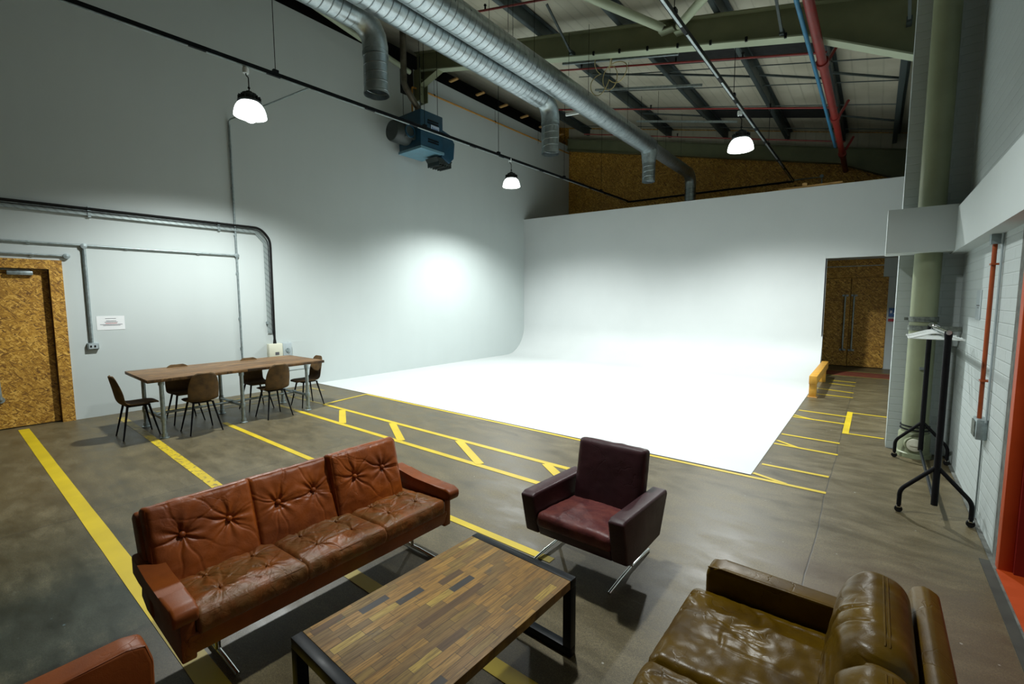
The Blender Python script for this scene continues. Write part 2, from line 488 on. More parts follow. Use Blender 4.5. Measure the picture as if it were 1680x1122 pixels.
# left wall with the door opening y .35..1.12(leaf) ; opening to z 2.42
m = MB()
DY0, DY1, DZ = -.35, 1.12, 2.42
m.box(WX - .3, WX, YF, DY0, 0, 8.05); m.box(WX - .3, WX, DY1, YB, 0, 8.05); m.box(WX - .3, WX, DY0, DY1, DZ, 8.05)
struct(m.build('wall_left', 'white_wall', origin=(0, 0, 0)))
m = MB(); m.box(WX - 1.2, WX - .9, YF, YB, 6, 9.3); m.box(WX - 1.2, WX - .3, YF, YB, 7.2, 7.3)
struct(m.build('wall_outer_left', 'dark_void', origin=(0, 0, 0)))  # near-black backing, darkness of the void over the left wall put into colour
m = MB(); m.prism([(-11.2, 0), (1.4, 0), (1.4, 6.2), (-11.2, 9.1)], 'y', YB, YB + .2)
struct(m.build('wall_back', 'osb_lightened', origin=(0, 0, 0)))
m = MB(); m.prism([(-11.2, 0), (1.4, 0), (1.4, 6.2), (-11.2, 9.1)], 'y', YF - .2, YF)
struct(m.build('wall_front', 'mortar_grey', origin=(0, 0, 0)))  # unseen wall behind the camera, dark grey chosen to cut bounced fill light
# right wall, opening for the orange door y 2.2..4.5
m = MB()
m.box(RX, RX + .3, 4.55, 7.5, 0, 6.3); m.box(RX, RX + .3, YF, 2.0, 0, 6.3); m.box(RX, RX + .3, 2.0, 4.55, 2.5, 6.3)
struct(m.build('wall_right', 'brick_y', origin=(0, 0, 0)))
m = MB(); m.box(.2, 1.2, 7.45, 7.72, 0, 6.3); struct(m.build('wall_alcove', 'brick_x', origin=(0, 0, 0)))
m = MB(); m.box(.62, .9, 7.72, YB, 0, 6.3); struct(m.build('wall_corridor', 'white_wall', origin=(0, 0, 0)))
m = MB(); zb_ = lambda x: 8.28 - .238 * (x + 10)
m.prism([(-10, zb_(-10)), (.62, zb_(.62)), (.62, zb_(.62) + .45), (-10, zb_(-10) + .45)], 'y', YB - .03, YB - .002)
struct(m.build('wall_back_upper', 'roof_liner', origin=(0, 0, 0)))
# roof deck
m = MB(); m.prism([(-11.2, deckz(-11.2)), (1.4, deckz(1.4)), (1.4, deckz(1.4) + .15), (-11.2, deckz(-11.2) + .15)], 'y', YF - .2, YB + .2)
struct(m.build('ceiling', 'roof_liner', origin=(0, 0, 0)))
# infinity cove
m = MB(); R = 1.0; prof = [(5.36, .006)]
for y in (7.5, 9.5): prof.append((y, .006))
cy = YC - R
for k in range(0, 25):
    a = k / 24 * PI / 2; prof.append((cy + R * math.sin(a), .006 + R * (1 - math.cos(a))))
zl, zr = 4.77, 4.55
def ztop(x): return zl + (zr - zl) * (x - WX) / (0.35 - WX)
prof.append((YC, 2.87))
xs0 = [WX + .001 + (-.96 - WX) * i / 24 for i in range(25)]
# floor edge: slightly wavering painted front edge
grid = []
for i, x in enumerate(xs0):
    col = []
    for j, (y, z) in enumerate(prof):
        if j == 0: y = 5.36 - .12 * (1 - i / 24) * .2
        col.append(m.bm.verts.new((x, y, z)))
    grid.append(col)
for i in range(24):
    for j in range(len(prof) - 1): m.bm.faces.new((grid[i][j], grid[i + 1][j], grid[i + 1][j + 1], grid[i][j + 1]))
# above the curve: full width wall with the door opening notch on the right, then its thickness
top = [m.bm.verts.new((x, YC, ztop(x))) for x in xs0]
for i in range(24): m.bm.faces.new((grid[i][-1], grid[i + 1][-1], top[i + 1], top[i]))
struct(m.build('wall_cyclorama', 'cyc_white', origin=(0, 0, 0)))
m = MB()
m.prism([(-.96, 2.87), (.62, 2.87), (.62, ztop(.62)), (-.96, ztop(-.96))], 'y', YC, YC + .12)
m.prism([(WX, 2.0), (-.96, 2.0), (-.96, ztop(-.96)), (WX, ztop(WX))], 'y', YC + .004, YC + .12)
# plywood rib that closes the curved edge beside the corridor
pts = [(y, z) for y, z in prof[3:]]
m2 = [(YC + .12, 0.0), (YC + .12, 2.87)] + list(reversed(pts))
m2 = [(YC + .12, 0.0), (YC + .12, 2.87), (YC, 2.87)] + [(y, z - .001) for y, z in reversed(prof[3:-1])] + [(cy, 0.0)]
m.prism(m2, 'x', -.985, -.961)
struct(m.build('wall_cyclorama_frame', 'cyc_white', origin=(0, 0, 0)))

# ---- bulkhead on the right wall
m = MB(); m.box(.65, RX, YF, 7.45, 2.42, 2.90); m.box(.06, .66, 6.98, 7.45, 2.43, 2.93, .004)
struct(m.build('trim_1', 'white_wall', origin=(0, 0, 0)))
# rough grey edge beside the orange door and dark gutter strip along the base
m = MB(); m.box(RX - .004, RX + .02, 4.56, 4.72, 0, 2.42); m.box(RX - .03, RX, YF, 7.45, 0, .012)
struct(m.build('trim_2', 'mortar_grey', origin=(0, 0, 0)))
m = MB(); m.box(RX - .085, RX, 1.9, 4.62, 0, .006)
struct(m.build('trim_4', 'drain_dark', origin=(0, 0, 0)))

# ---- door 1 (left, OSB)
d = thing('door_1', (WX, .4, 0), 'x', 'x'); del d['label']; del d['category']; struct(d)
m = MB()
m.box(WX - .15, WX + .03, DY1 - .02, DY1 + .13, 0, DZ + .12); m.box(WX - .15, WX + .03, DY0 - .13, DY0 + .02, 0, DZ + .12)
m.box(WX - .15, WX + .03, DY0 + .02, DY1 - .02, DZ - .02, DZ + .12); f = m.build('door_frame', 'osb_board', d)
m = MB(); m.box(WX - .12, WX - .07, DY0 + .03, DY1 - .03, .015, DZ - .03); f = m.build('door_leaf', 'osb_board', d)
m = MB(); m.box(WX - .07, WX - .01, .66, .93, 2.30, 2.36, .008); m.beam((WX - .04, .50, 2.385), (WX - .02, .9, 2.37), .02, .012)
m.beam((WX - .03, .78, 2.37), (WX - .03, .78, 2.34), .02, .02); m.build('door_closer', 'galv_pipe', d)
m = MB(); m.tube(fillet([(WX - .07, .47, .45), (WX, .47, .45), (WX, .45, 1.3), (WX - .07, .45, 1.3)], .03), .022)
m.lathe([(0, 0), (.05, 0), (.05, .02), (0, .02)], (WX - .07, .47, .45), 16, Matrix.Rotation(PI / 2, 3, 'Y')); m.build('pull_handle', 'galv_pipe', d)

# ---- door 2 (double doors in the corridor)
d = thing('door_2', (-.45, 16.0, 0), 'x', 'x'); del d['label']; del d['category']; struct(d)
m = MB(); m.box(-1.25, .14, 15.9, 16.2, 2.5, 3.3); m.box(-1.45, -1.2, 15.9, 16.2, 0, 3.3); m.build('door_frame', 'osb_lightened', d)
m = MB(); m.box(-1.19, -.56, 15.93, 15.99, .02, 2.49); m.build('door_leaf', 'osb_lightened', d)
m = MB(); m.box(-.545, .25, 15.93, 15.99, .02, 2.49); m.build('door_leaf', 'osb_lightened', d)
for hx in (-.67, -.47):
    m = MB(); m.tube(fillet([(hx, 15.93, 2.0), (hx, 15.84, 2.0), (hx, 15.84, .47), (hx, 15.93, .47)], .03), .022)
    for z in (2.0, .47): m.beam((hx - .07, 15.915, z), (hx + .07, 15.915, z), .02, .05)
    m.build('pull_handle', 'galv_pipe', d)
m = MB(); m.box(-1.2, .13, 15.885, 15.9, 2.80, 2.82); m.build('top_seam', 'galv_pipe', d)
m = MB(); m.box(.24, .64, 15.95, 16.2, 0, 3.3); m.box(.13, .64, 15.86, 15.95, 2.5, 3.0); struct(m.build('wall_corridor_pier', 'white_wall', origin=(0, 0, 0)))
m = MB(); m.box(-1.3, .64, YC + .12, 15.95, 2.99, 3.05); struct(m.build('ceiling_corridor', 'white_wall', origin=(0, 0, 0)))
s = thing('wall_sign', (.38, 15.94, 1.45), 'small blue and red notice on the white pier beside the corridor double doors', 'sign')
m = MB(); m.box(.29, .47, 15.93, 15.95, 1.42, 1.66, .003); m.build('blue_panel', 'blue_label', s)
m = MB(); m.box(.29, .47, 15.925, 15.95, 1.30, 1.37); m.build('red_panel', 'ink_red', s)
m = MB(); m.box(.32, .36, 15.922, 15.93, 1.52, 1.59); m.box(.39, .44, 15.922, 15.93, 1.5, 1.53); m.build('symbol', 'paper', s)

# ---- door 3 (orange, right)
d = thing('door_3', (RX, 3.3, 0), 'x', 'x'); del d['label']; del d['category']; struct(d)
m = MB(); m.box(RX - .012, RX + .06, 4.47, 4.56, 0, 2.46, .004); m.box(RX - .012, RX + .06, 2.0, 2.09, 0, 2.46, .004); m.box(RX - .012, RX + .06, 2.09, 4.47, 2.37, 2.46, .004)
m.box(RX - .02, RX + .16, 2.09, 4.47, 0, .02); m.build('door_frame', 'orange_steel', d)
m = MB(); m.box(RX + .06, RX + .20, 4.44, 4.52, .02, 2.4); m.box(RX + .20, RX + .25, 2.0, 4.44, .02, 2.4); m.build('door_leaf', 'dark_red_door', d)
m = MB(); m.lathe([(0, 0), (.02, .0), (.02, .012), (0, .014)], (RX + .12, 4.44, .22), 12, Matrix.Rotation(PI / 2, 3, 'X')); m.build('bolt', 'dark_red_door', d)

# ------------------------------------------------------------------ roof steel
def rafter(y, zoff, label):
    t = thing('roof_rafter', (-5, y, 5), label, 'beam')
    def zl_(x): return 8.02 - .243 * (x + 10) + zoff
    xa, xb = -9.98, -1.02
    D = .46
    m = MB(); m.prism([(xa, zl_(xa)), (xb, zl_(xb)), (.55, zl_(.55)), (.55, zl_(.55) + D), (xa, zl_(xa) + D)], 'y', y - .012, y + .012); m.build('web', 'beam_green', t)
    m = MB(); m.beam((xa, y, zl_(xa)), (xb, y, zl_(xb)), .22, .022); m.build('bottom_flange', 'beam_flange', t)
    m = MB(); m.beam((xa, y, zl_(xa) + D), (.6, y, zl_(.6) + D), .22, .022); m.build('top_flange', 'beam_green', t)
    zk = zl_(xb)
    m = MB(); m.prism([(xb, zk), (.45, zk - .80), (.6, zk - .80), (.6, zl_(.6))], 'y', y - .012, y + .012); m.build('haunch_web', 'beam_green', t)
    m = MB(); m.beam((xb, y, zk - .005), (.5, y, zk - .82), .22, .022); m.build('haunch_flange', 'beam_flange', t)
    m = MB(); m.prism([(xa, zl_(xa) - .45), (xa + .9, zl_(xa + .9)), (xa, zl_(xa))], 'y', y - .012, y + .012)
    m.beam((xa, y, zl_(xa) - .45), (xa + .9, y, zl_(xa + .9)), .2, .02); m.build('knee_plate', 'beam_green', t)
    for i in range(7):
        x = -4.6 + i * .55
        m = MB(); m.box(x - .018, x + .018, y - .125, y - .09, zl_(x) - .02, zl_(x) + .05); m.build('clip', 'black_steel', t)
    return t
rafter(8.49, 0, 'sage green roof rafter with haunched right end, nearest in view')
t = thing('roof_rafter', (-5, YB - .12, 5), 'sage green gable rafter running along the top of the chipboard back wall', 'beam')
m = MB(); y = YB - .13; za = lambda x: 7.86 - .238 * (x + 10)
m.prism([(-9.98, za(-9.98)), (-1.0, za(-1)), (.5, za(-1) - .75), (.5, za(.5) + .42), (-9.98, za(-9.98) + .42)], 'y', y - .012, y + .012); m.build('web', 'beam_green', t)
m = MB(); m.beam((-9.98, y, za(-9.98)), (-1, y, za(-1)), .2, .02); m.beam((-1, y, za(-1)), (.5, y, za(-1) - .75), .2, .02); m.build('bottom_flange', 'beam_green', t)
m = MB(); m.beam((-9.98, y, za(-9.98) + .42), (.5, y, za(.5) + .42), .2, .02); m.build('top_flange', 'beam_green', t)
# column stub at the left wall under the near rafter
t = thing('steel_column', (-9.8, 8.3, 0), 'sage green steel column head in the dark notch of the left wall beside the flue', 'column')
m = MB(); m.box(-9.99, -9.72, 8.36, 8.38, 7.2, 8.0); m.box(-9.99, -9.72, 8.60, 8.62, 7.2, 8.0); m.box(-9.86, -9.84, 8.38, 8.60, 7.2, 8.0); m.build('column_section', 'beam_green', t)
for k in range(3):
    m = MB(); m.lathe([(0, 0), (.02, 0), (.02, .02), (0, .02)], (-9.72, 8.4, 7.35 + k * .18), 8, Matrix.Rotation(PI / 2, 3, 'Y')); m.build('bolt', 'beam_green', t)
m = MB(); m.box(WX - .01, WX + .004, 7.92, 8.35, 7.30, 8.06); struct(m.build('notch_shade', 'dark_void', origin=(0, 0, 0)))  # near-black sheet on the wall face, painted shade of the column notch

purl = [-9.05, -7.5, -5.85, -4.02, -2.28, -.92, .2]
plabs = ['dark steel purlin closest to the left wall', 'dark steel purlin above the blue unit heater, second from the left wall', 'dark steel purlin directly above the twin ducts, third from the left wall',
         'dark steel purlin just right of the ducts, beside the coiled cable', 'dark steel purlin behind the right lighting rail', 'dark steel purlin beside the thick red sprinkler main', 'dark steel purlin at the eave over the brick alcove, last on the right']
for x, lb in zip(purl, plabs):
    zb = 8.02 - .24 * (x + 10) + .475
    m = MB(); zt = deckz(x) - .0
    m.box(x - .01, x + .01, YF + .01, YB - .01, zb, zt - .01); m.box(x - .075, x, YF + .01, YB - .01, zb, zb + .012); m.box(x, x + .075, YF + .01, YB - .01, zt - .05, zt - .038)
    m.box(x - .085, x - .075, YF + .01, YB - .01, zb, zb + .03)
    tag(m.build('purlin', 'purlin_steel'), lb, 'purlin', 'roof purlins')
# dark rooflight sheets
for (x0, x1, y0, y1, lb) in ((-4.0, -.95, 10.2, 10.95, 'black covered rooflight panel behind the near rafter, right of the coiled cable'),
                         (-4.4, -.95, 14.1, 14.9, 'black covered rooflight strip nearer the chipboard back wall')):
    m = MB(); zz = lambda x: deckz(x) - .02
    m.prism([(x0, zz(x0) - .02), (x1, zz(x1) - .02), (x1, zz(x1)), (x0, zz(x0))], 'y', y0, y1)
    tag(m.build('rooflight', 'dark_void'), lb, 'rooflight')
# sag rods (thin) and struts between purlins
k = 0
rods = [(10.9, -6.4, .2), (12.0, -6.4, .2), (13.4, -9, .2), (15.3, -9, .2)]
rl = ['first', 'second', 'third', 'fourth']
for i, (y, xa, xb) in enumerate(rods):
    m = MB(); zz = lambda x: 8.02 - .24 * (x + 10) + .56
    m.tube([(xa, y, zz(xa)), (xb, y, zz(xb))], .011, 6)
    tag(m.build('sag_rod', 'purlin_steel'), 'thin dark tie rod crossing the purlins, %s one behind the near rafter' % rl[i], 'rod', 'roof tie rods')
anti = [(-2.2, 11.2, -1.0, 11.6), (-.9, 11.3, .2, 11.75), (-4.0, 10.9, -2.3, 11.3), (-5.85, 10.6, -4.05, 10.95), (-.9, 14.0, .2, 14.4), (-5.85, 13.7, -4.05, 14.0)]
al = ['dark angled strut between purlins left of the red main', 'dark angled strut right of the red main over the alcove, near one', 'dark angled strut between purlins behind the right rail',
      'dark angled strut just right of the upper duct', 'dark angled strut right of the red main, far one', 'dark angled strut right of the duct, near the back wall']
for (xa, ya, xb, yb), lb in zip(anti, al):
    zz = lambda x: 8.02 - .24 * (x + 10) + .50
    m = MB(); m.beam((xa, ya, zz(xa)), (xb, yb, zz(xb)), .035, .035); tag(m.build('purlin_strut', 'purlin_steel'), lb, 'strut', 'purlin struts')
# tubular wind braces
t = thing('wind_brace', (-3.2, 8.3, 6.5), 'pale green tubular roof brace rising left from the near rafter', 'brace')
m = MB(); m.tube([(-3.22, 8.3, 6.68), (-3.92, 7.04, 6.83), (-6.6, 2.0, 7.45)], .07, 16); m.build('tube', 'beam_flange', t)
m = MB(); m.box(-3.28, -3.02, 8.30, 8.48, 6.62, 6.64); m.lathe([(.085, 0), (.085, .02), (0, .02)], (-3.22, 8.3, 6.67), 16); m.build('gusset', 'beam_flange', t)
t = thing('wind_brace', (-2.9, 8.3, 6.4), 'pale green tubular roof brace rising toward the top edge beside the right rail', 'brace')
m = MB(); m.tube([(-2.9, 8.3, 6.60), (-2.28, 7.52, 6.42), (2.0, 2.0, 5.9)][:2] + [(-1.0, 5.9, 6.1)], .07, 16); m.build('tube', 'beam_flange', t)
m = MB(); m.box(-3.0, -2.8, 8.30, 8.48, 6.52, 6.54); m.build('gusset', 'beam_flange', t)
m = MB(); m.tube([(-9.7, 8.0, 7.75), (-9.6, 5.3, 8.1), (-9.4, 1.0, 8.35)], .06, 12); tag(m.build('wind_brace', 'beam_flange'), 'pale green brace along the top of the left wall behind the short duct', 'brace')
for (x, lb) in ((-5.1, 'thin dark knee rod rising from the near rafter, left of the coiled cable'), (-1.35, 'thin dark knee rod from the near rafter by the blue pipe'), (.15, 'thin dark knee rod at the haunch beside the alcove')):
    zz = 8.02 - .243 * (x + 10)
    m = MB(); m.beam((x, 8.35, zz + .06), (x - .05, 7.55, zz + .62), .035, .035); m.box(x - .03, x + .03, 8.33, 8.48, zz + .02, zz + .10)
    tag(m.build('knee_rod', 'purlin_steel'), lb, 'brace')
for i in range(6):
    y = 9.6 + i * 1.12
    m = MB(); m.box(-9.93, -9.62, y, y + .09, 8.15, 8.19)
    tag(m.build('timber_batten', 'timber'), 'pale timber block in the gap above the left wall, %s' % ['closest to the heater', 'second from the heater', 'third from the heater', 'third from the back', 'second from the back', 'nearest the back corner'][i], 'timber', 'timber blocks above the left wall')

# ------------------------------------------------------------------ pipes in the roof
t = thing('sprinkler_main', (-.85, 8, 5.4), 'thick red sprinkler main running under the roof to the chipboard wall', 'pipe')
m = MB(); m.tube([(-.86, YF + .02, 5.62), (-.86, 11.9, 5.62), (-.86, 16.2, 5.5)], .062, 16); m.build('pipe', 'red_paint', t)
for y in (9.0, 11.8, 14.5):
    m = MB(); m.tube([(-.86, y - .08, 5.62 if y < 12 else 5.55), (-.86, y + .08, 5.62 if y < 12 else 5.55)], .085, 16); m.build('coupling', 'red_paint', t)
    m = MB(); m.beam((-.80, y + .05, 5.65), (-.66, y + .18, 5.98), .04, .04); m.build('support_bracket', 'red_paint', t)
m = MB(); m.tube([(-1.03, YF + .02, 5.72), (-1.0, 10, 5.72), (-.98, 14, 5.62)], .03, 10)
tag(m.build('blue_pipe', 'blue_pipe'), 'slim blue pipe running alongside the thick red sprinkler main', 'pipe')
for (y, xa, off, lb) in ((6.54, -7.0, 0, 'thin red sprinkler branch pipe nearest, above the upper duct'), (9.3, -6.6, 0, 'thin red sprinkler branch pipe just behind the near rafter'),
                    (12.05, -8.2, 0, 'thin red sprinkler branch pipe in the middle roof bay'), (14.7, -8.4, 0, 'thin red sprinkler branch pipe closest to the chipboard wall')):
    t = thing('sprinkler_branch', (-4, y, 6), lb, 'pipe', 'red sprinkler branches')
    zz = lambda x: 5.9 - .245 * (x + .85)
    m = MB(); m.tube([(xa, y, zz(xa)), (-.84, y, zz(-.84))], .019, 8); m.build('pipe', 'red_paint', t)
    for x in (xa + 1.2, xa + 3.3, -2.1):
        m = MB(); m.tube([(x, y, zz(x)), (x, y, zz(x) + .09)], [.016, .016], 8); m.lathe([(0, 0), (.03, 0), (.02, .02), (0, .03)], (x, y, zz(x) + .08), 8)
        m.build('sprinkler_head', 'black_steel', t)
# hung metal channels
for (xa, xb, y, z0, z1, lb) in ((-5.7, -3.15, 9.0, 7.10, 6.50, 'grey hung metal channel directly behind the near rafter'), (-5.7, -3.15, 10.5, 7.06, 6.46, 'grey hung metal channel beneath the coiled cable'),
                            (-5.7, -3.0, 13.0, 7.05, 6.40, 'grey hung metal channel far down near the back wall'), (-6.6, -5.4, 4.3, 6.2, 6.05, 'pale channel end crossing above the upper duct at the top edge'),
                            (-5.55, -5.0, 8.9, 5.95, 5.9, 'short white duct bracket between the elbow and the upper duct')):
    m = MB(); m.beam((xa, y, z0), (xb, y, z1), .045, .045); tag(m.build('channel_bar', 'galv_pipe' if y > 9 or y == 9.0 else 'white_plastic'), lb, 'bracket')
# coiled cable
m = MB(); pts = []
for k in range(120):
    a = k / 120 * 2 * PI
    rr = .24 * math.cos(3 * a + .6) + .07 * math.sin(a * 2)
    pts.append((-4.55 + .30 * math.cos(a) * (.5 + abs(math.cos(1.5 * a + .3))), 8.86 + .03 * math.sin(5 * a), 6.52 + .30 * math.sin(a) * (.5 + abs(math.cos(1.5 * a + .3))) ))
m.tube(pts, .009, 6, closed=True)
pts = [(-4.50 + .16 * math.cos(k / 40 * 2 * PI), 8.9, 6.42 + .23 * math.sin(k / 40 * 2 * PI)) for k in range(40)]
m.tube(pts, .009, 6, closed=True); m.tube([(-4.5, 8.86, 6.55), (-4.45, 8.8, 6.65), (-4.3, 8.55, 6.72)], .008, 6)
tag(m.build('coiled_cable', 'rope'), 'loops of cream cable hanging from the near rafter right of the ducts', 'cable')

# ------------------------------------------------------------------ ducts
def duct(name, x, z, y0, y1, zbot, r, rd, label, tee=None):
    t = thing(name, (x, y1, zbot), label, 'duct', 'spiral ventilation ducts')
    # run (mesh coordinates are kept about its own axis so the spiral seam reads)
    def part(nm, pts, rad, mat, org):
        m = MB(); m.tube(pts, rad, 40, cap=False); o = m.build(nm, mat, None, origin=org)
        o.parent = t; o.location = Vector(org) - Vector(t.location); return o
    if tee:
        yt, zt = tee
        part('duct_run', [(x, y0, z), (x, yt, z)], r, 'duct_y', (x, y0, z))
        part('reducer', [(x, yt, z), (x, yt + .25, z)], [r, rd], 'galvanised', (x, yt, z))
        part('duct_run', [(x, yt + .25, z), (x, y1 - .3, z)], rd, 'duct_y', (x, yt, z))
        part('collar', [(x, yt - .02, z - r * .5), (x, yt - .02, z - r - .22)], [rd * 1.25, rd * 1.02], 'galvanised', (x, yt, z))
        part('duct_drop', [(x, yt - .02, z - r - .2), (x, yt - .02, zt)], rd, 'duct_z', (x, yt - .02, zt))
    else:
        part('duct_run', [(x, y0, z), (x, y1 - .38, z)], r, 'duct_y', (x, y0, z))
        part('reducer', [(x, y1 - .38, z), (x, y1 - .3, z)], [r, rd], 'galvanised', (x, y1, z))
    e = [(x, y1 - .3, z)] + [(x, y1 - .3 + .3 * math.sin(a), z - .3 + .3 * math.cos(a)) for a in (.39, .785, 1.18)] + [(x, y1, z - .3), (x, y1, z - .38)]
    part('elbow', e, rd * 1.02, 'galvanised', (x, y1, z))
    part('duct_drop', [(x, y1, z - .38), (x, y1, zbot)], rd, 'duct_z', (x, y1, zbot))
    for zb in (z - .42,):
        part('joint_band', [(x, y1, zb - .02), (x, y1, zb + .02)], rd * 1.05, 'galvanised', (x, y1, zb))
    part('rim', [(x, y1, zbot - .01), (x, y1, zbot + .02)], rd * 1.03, 'galvanised', (x, y1, zbot))
    for yy in ([y0 + 1.8 * k for k in range(1, int((y1 - y0) / 1.8) + 1)]):
        if yy > y1 - .6: continue
        m = MB(); zt = 8.02 - .24 * (x + 10) + .4
        for sx in (-1, 1): m.tube([(x + sx * (r + .01), yy, z), (x + sx * (r + .01), yy, zt)], .004, 5)
        m.build('hanger_wire', 'black_steel', t)
    return t
duct('spiral_duct', -5.93, 5.90, 1.0, 4.26, 4.93, .185, .178, 'short galvanised spiral duct with downturned end, leftmost of the ducts')
duct('spiral_duct', -5.37, 5.88, 1.0, 8.02, 4.88, .205, .178, 'galvanised spiral duct ending in a downturn before the far lamp, middle of the ducts')
duct('spiral_duct', -4.83, 5.87, 1.0, 15.25, 4.4, .215, .165, 'longest galvanised spiral duct reaching the back wall, with two drops', (11.85, 4.97))

# ------------------------------------------------------------------ lighting rails with pendants
def rail(x0, x1, z0, z1, ya, label):
    t = thing('lighting_rail', (x0, ya, z0), label, 'rail', 'hung lighting rails')
    m = MB(); m.beam((x0, ya, z0), (x1, YB - .02, z1), .045, .06); m.build('channel', 'black_steel', t)
    P = lambda y: (x0 + (x1 - x0) * (y - ya) / (YB - ya), z0 + (z1 - z0) * (y - ya) / (YB - ya))
    y = ya + .3
    k = 0
    while y < YB - 1:
        L = 1.5 if k % 2 == 0 else .8
        a = P(y); b = P(y + L)
        m = MB(); m.beam((a[0] + .01, y, a[1] - .036), (b[0] + .01, y + L, b[1] - .036), .028, .012); m.build('cover_strip', 'galvanised', t)
        y += L + .22; k += 1
    for y in (3.55, 6.55, 8.9, 11.9, 14.2) if x0 < -5 else (5.9, 8.9, 12.2):
        a = P(y); m = MB(); m.tube([(a[0], y, a[1] + .03), (a[0], y, 8.02 - .24 * (a[0] + 10) + .45)], .006, 5)
        m.box(a[0] - .03, a[0] + .03, y - .04, y + .04, a[1] + .03, a[1] + .07); m.build('suspension_wire', 'black_steel', t)
    return P
PL = rail(-7.60, -7.43, 5.33, 5.56, -4.9, 'long dark lighting rail with two lamps, parallel to the left wall')
PR = rail(-2.13, -2.13, 5.33, 5.44, -4.9, 'dark lighting rail with pale strips, right of the ducts')
m = MB(); m.tube([(WX + .02, 3.76, 5.30), (WX + .02, 3.76, 5.36), (WX + .06, 3.78, 5.40), (-7.5, 4.05, 5.38)], .014, 8)
tag(m.build('conduit_bridge', 'galv_pipe'), 'thin grey conduit crossing from the left wall to the rail behind the nearest lamp', 'pipe')

def make_pendant():
    t = bpy.data.objects.new('pendant_lamp', None); COL.objects.link(t); t['_w'] = (0, 0, 0)
    m = MB()
    prof = [(.10, .150), (.135, .138), (.168, .108), (.195, .062), (.212, .01), (.221, -.04), (.223, -.062), (.217, -.062), (.205, .01), (.160, .098), (.09, .14)]
    m.lathe(prof, seg=48); m.build('shade', 'lamp_glow', t)
    m = MB(); m.lathe([(.155, .130), (.165, .15), (.125, .175), (.12, .225), (.10, .245), (.10, .265), (.04, .275), (.04, .30), (0, .30)], seg=24)
    for k in range(16):
        a = k / 16 * 2 * PI; m.obox((.135 * math.cos(a), .135 * math.sin(a), .19), (.04, .006, .07), Matrix.Rotation(a, 3, 'Z'))
    m.build('driver_housing', 'lamp_housing', t)
    m = MB(); m.tube(fillet([(0, 0, .29), (0, 0, .50), (-.03, -.02, .53), (-.03, -.02, .58)], .03), .008, 8); m.tube([(0, 0, .32 + .02 * math.cos(0)), (.0, 0, .36)], .018, 8); m.build('cord', 'black_rubber', t)
    m = MB(); m.lathe([(0, .56), (.04, .56), (.045, .60), (.04, .64), (0, .64)], seg=16, c=(-.03, -.02, 0)); m.build('ceiling_rose', 'white_plastic', t)
    return t
pen = make_pendant()
LAMP = (.95, 1.0, .975)
def place(o, x, y, z, label, power):
    o.location = (x, y, z); tag(o, label, 'lamp', 'glass dome pendant lamps')
    l = bpy.data.lights.new('lamp_light', 'SPOT'); l.energy = power; l.color = LAMP; l.spot_size = math.radians(146); l.spot_blend = .7; l.shadow_soft_size = .10
    ob = bpy.data.objects.new('lamp_light', l); COL.objects.link(ob); ob.location = (x, y, z - .05)
    ob.visible_camera = True
pts = [(-7.5, 3.13, 4.72, 'white glass dome lamp hanging nearest, above the dining table', 1.35), (-7.47, 9.38, 4.86, 'white glass dome lamp farther along the left rail, looking smallest', 1.65),
       (-2.13, 9.55, 4.74, 'white glass dome lamp hanging from the right rail over the white cove', 1.8), (-2.13, 3.25, 4.74, 'white glass dome lamp above the leather armchair, on the right rail near the camera', .80)]
POWER = 640
for i, (x, y, z, lb, k) in enumerate(pts):
    place(pen if i == 0 else copy_tree(pen), x, y, z, lb, POWER * k)

# ------------------------------------------------------------------ blue heater
t = thing('unit_heater', (-9.4, 8.1, 5.4), 'blue gas unit heater hung by the left wall under the flue', 'heater')
m = MB(); m.box(-9.85, -9.0, 7.72, 8.46, 5.72, 6.60, .012); m.build('casing', 'heater_blue', t)
m = MB(); m.box(-9.86, -8.98, 7.70, 8.48, 5.66, 5.72); m.build('base_tray', 'heater_pale', t)
m = MB(); 
for z in (6.38, 6.32, 5.92, 5.86): m.box(-9.0, -8.985, 7.95, 8.3, z, z + .03)
m.build('vent_slots', 'black_steel', t)
m = MB(); m.box(-8.995, -8.985, 8.05, 8.32, 6.14, 6.30); lbp = m.build('name_plate', 'label_white', t)
m = MB()
for k in range(6): m.box(-8.984, -8.982, 8.12 + k * .028, 8.137 + k * .028, 6.19, 6.24)
m.box(-8.984, -8.982, 8.08, 8.105, 6.18, 6.26); m.build('plate_marks', 'blue_label', lbp)
Ry = Matrix.Rotation(PI / 2, 3, 'X')
m = MB(); m.lathe([(0, -.02), (.24, -.02), (.25, 0), (.25, .42), (.235, .45), (0, .45)], (-9.42, 7.62, 6.02), 32, Ry); m.build('fan_drum', 'heater_dark', t)
m = MB(); m.lathe([(.12, 0), (.15, 0), (.15, .03), (.12, .03), (.12, 0)], (-9.17, 7.52, 6.04), 28, Matrix.Rotation(PI / 2, 3, 'Y')); m.build('fan_ring', 'heater_blue', t)
m = MB(); m.lathe([(0, 0), (.115, 0), (.115, .02), (0, .02)], (-9.18, 7.52, 6.04), 28, Matrix.Rotation(PI / 2, 3, 'Y')); m.box(-9.3, -9.17, 7.38, 7.72, 5.88, 6.2, .03); m.build('fan_guard', 'heater_dark', t)
m = MB(); m.prism([(8.44, 5.62), (8.70, 5.50), (8.86, 5.66), (8.90, 6.05), (8.74, 6.24), (8.44, 6.3)], 'x', -9.55, -9.02, .01); m.build('outlet_hood', 'heater_blue', t)
m = MB()
for k in range(6): m.box(-9.5, -9.06, 8.36 + k * .085, 8.38 + k * .085, 5.40 + .01 * (k % 2), 5.52)
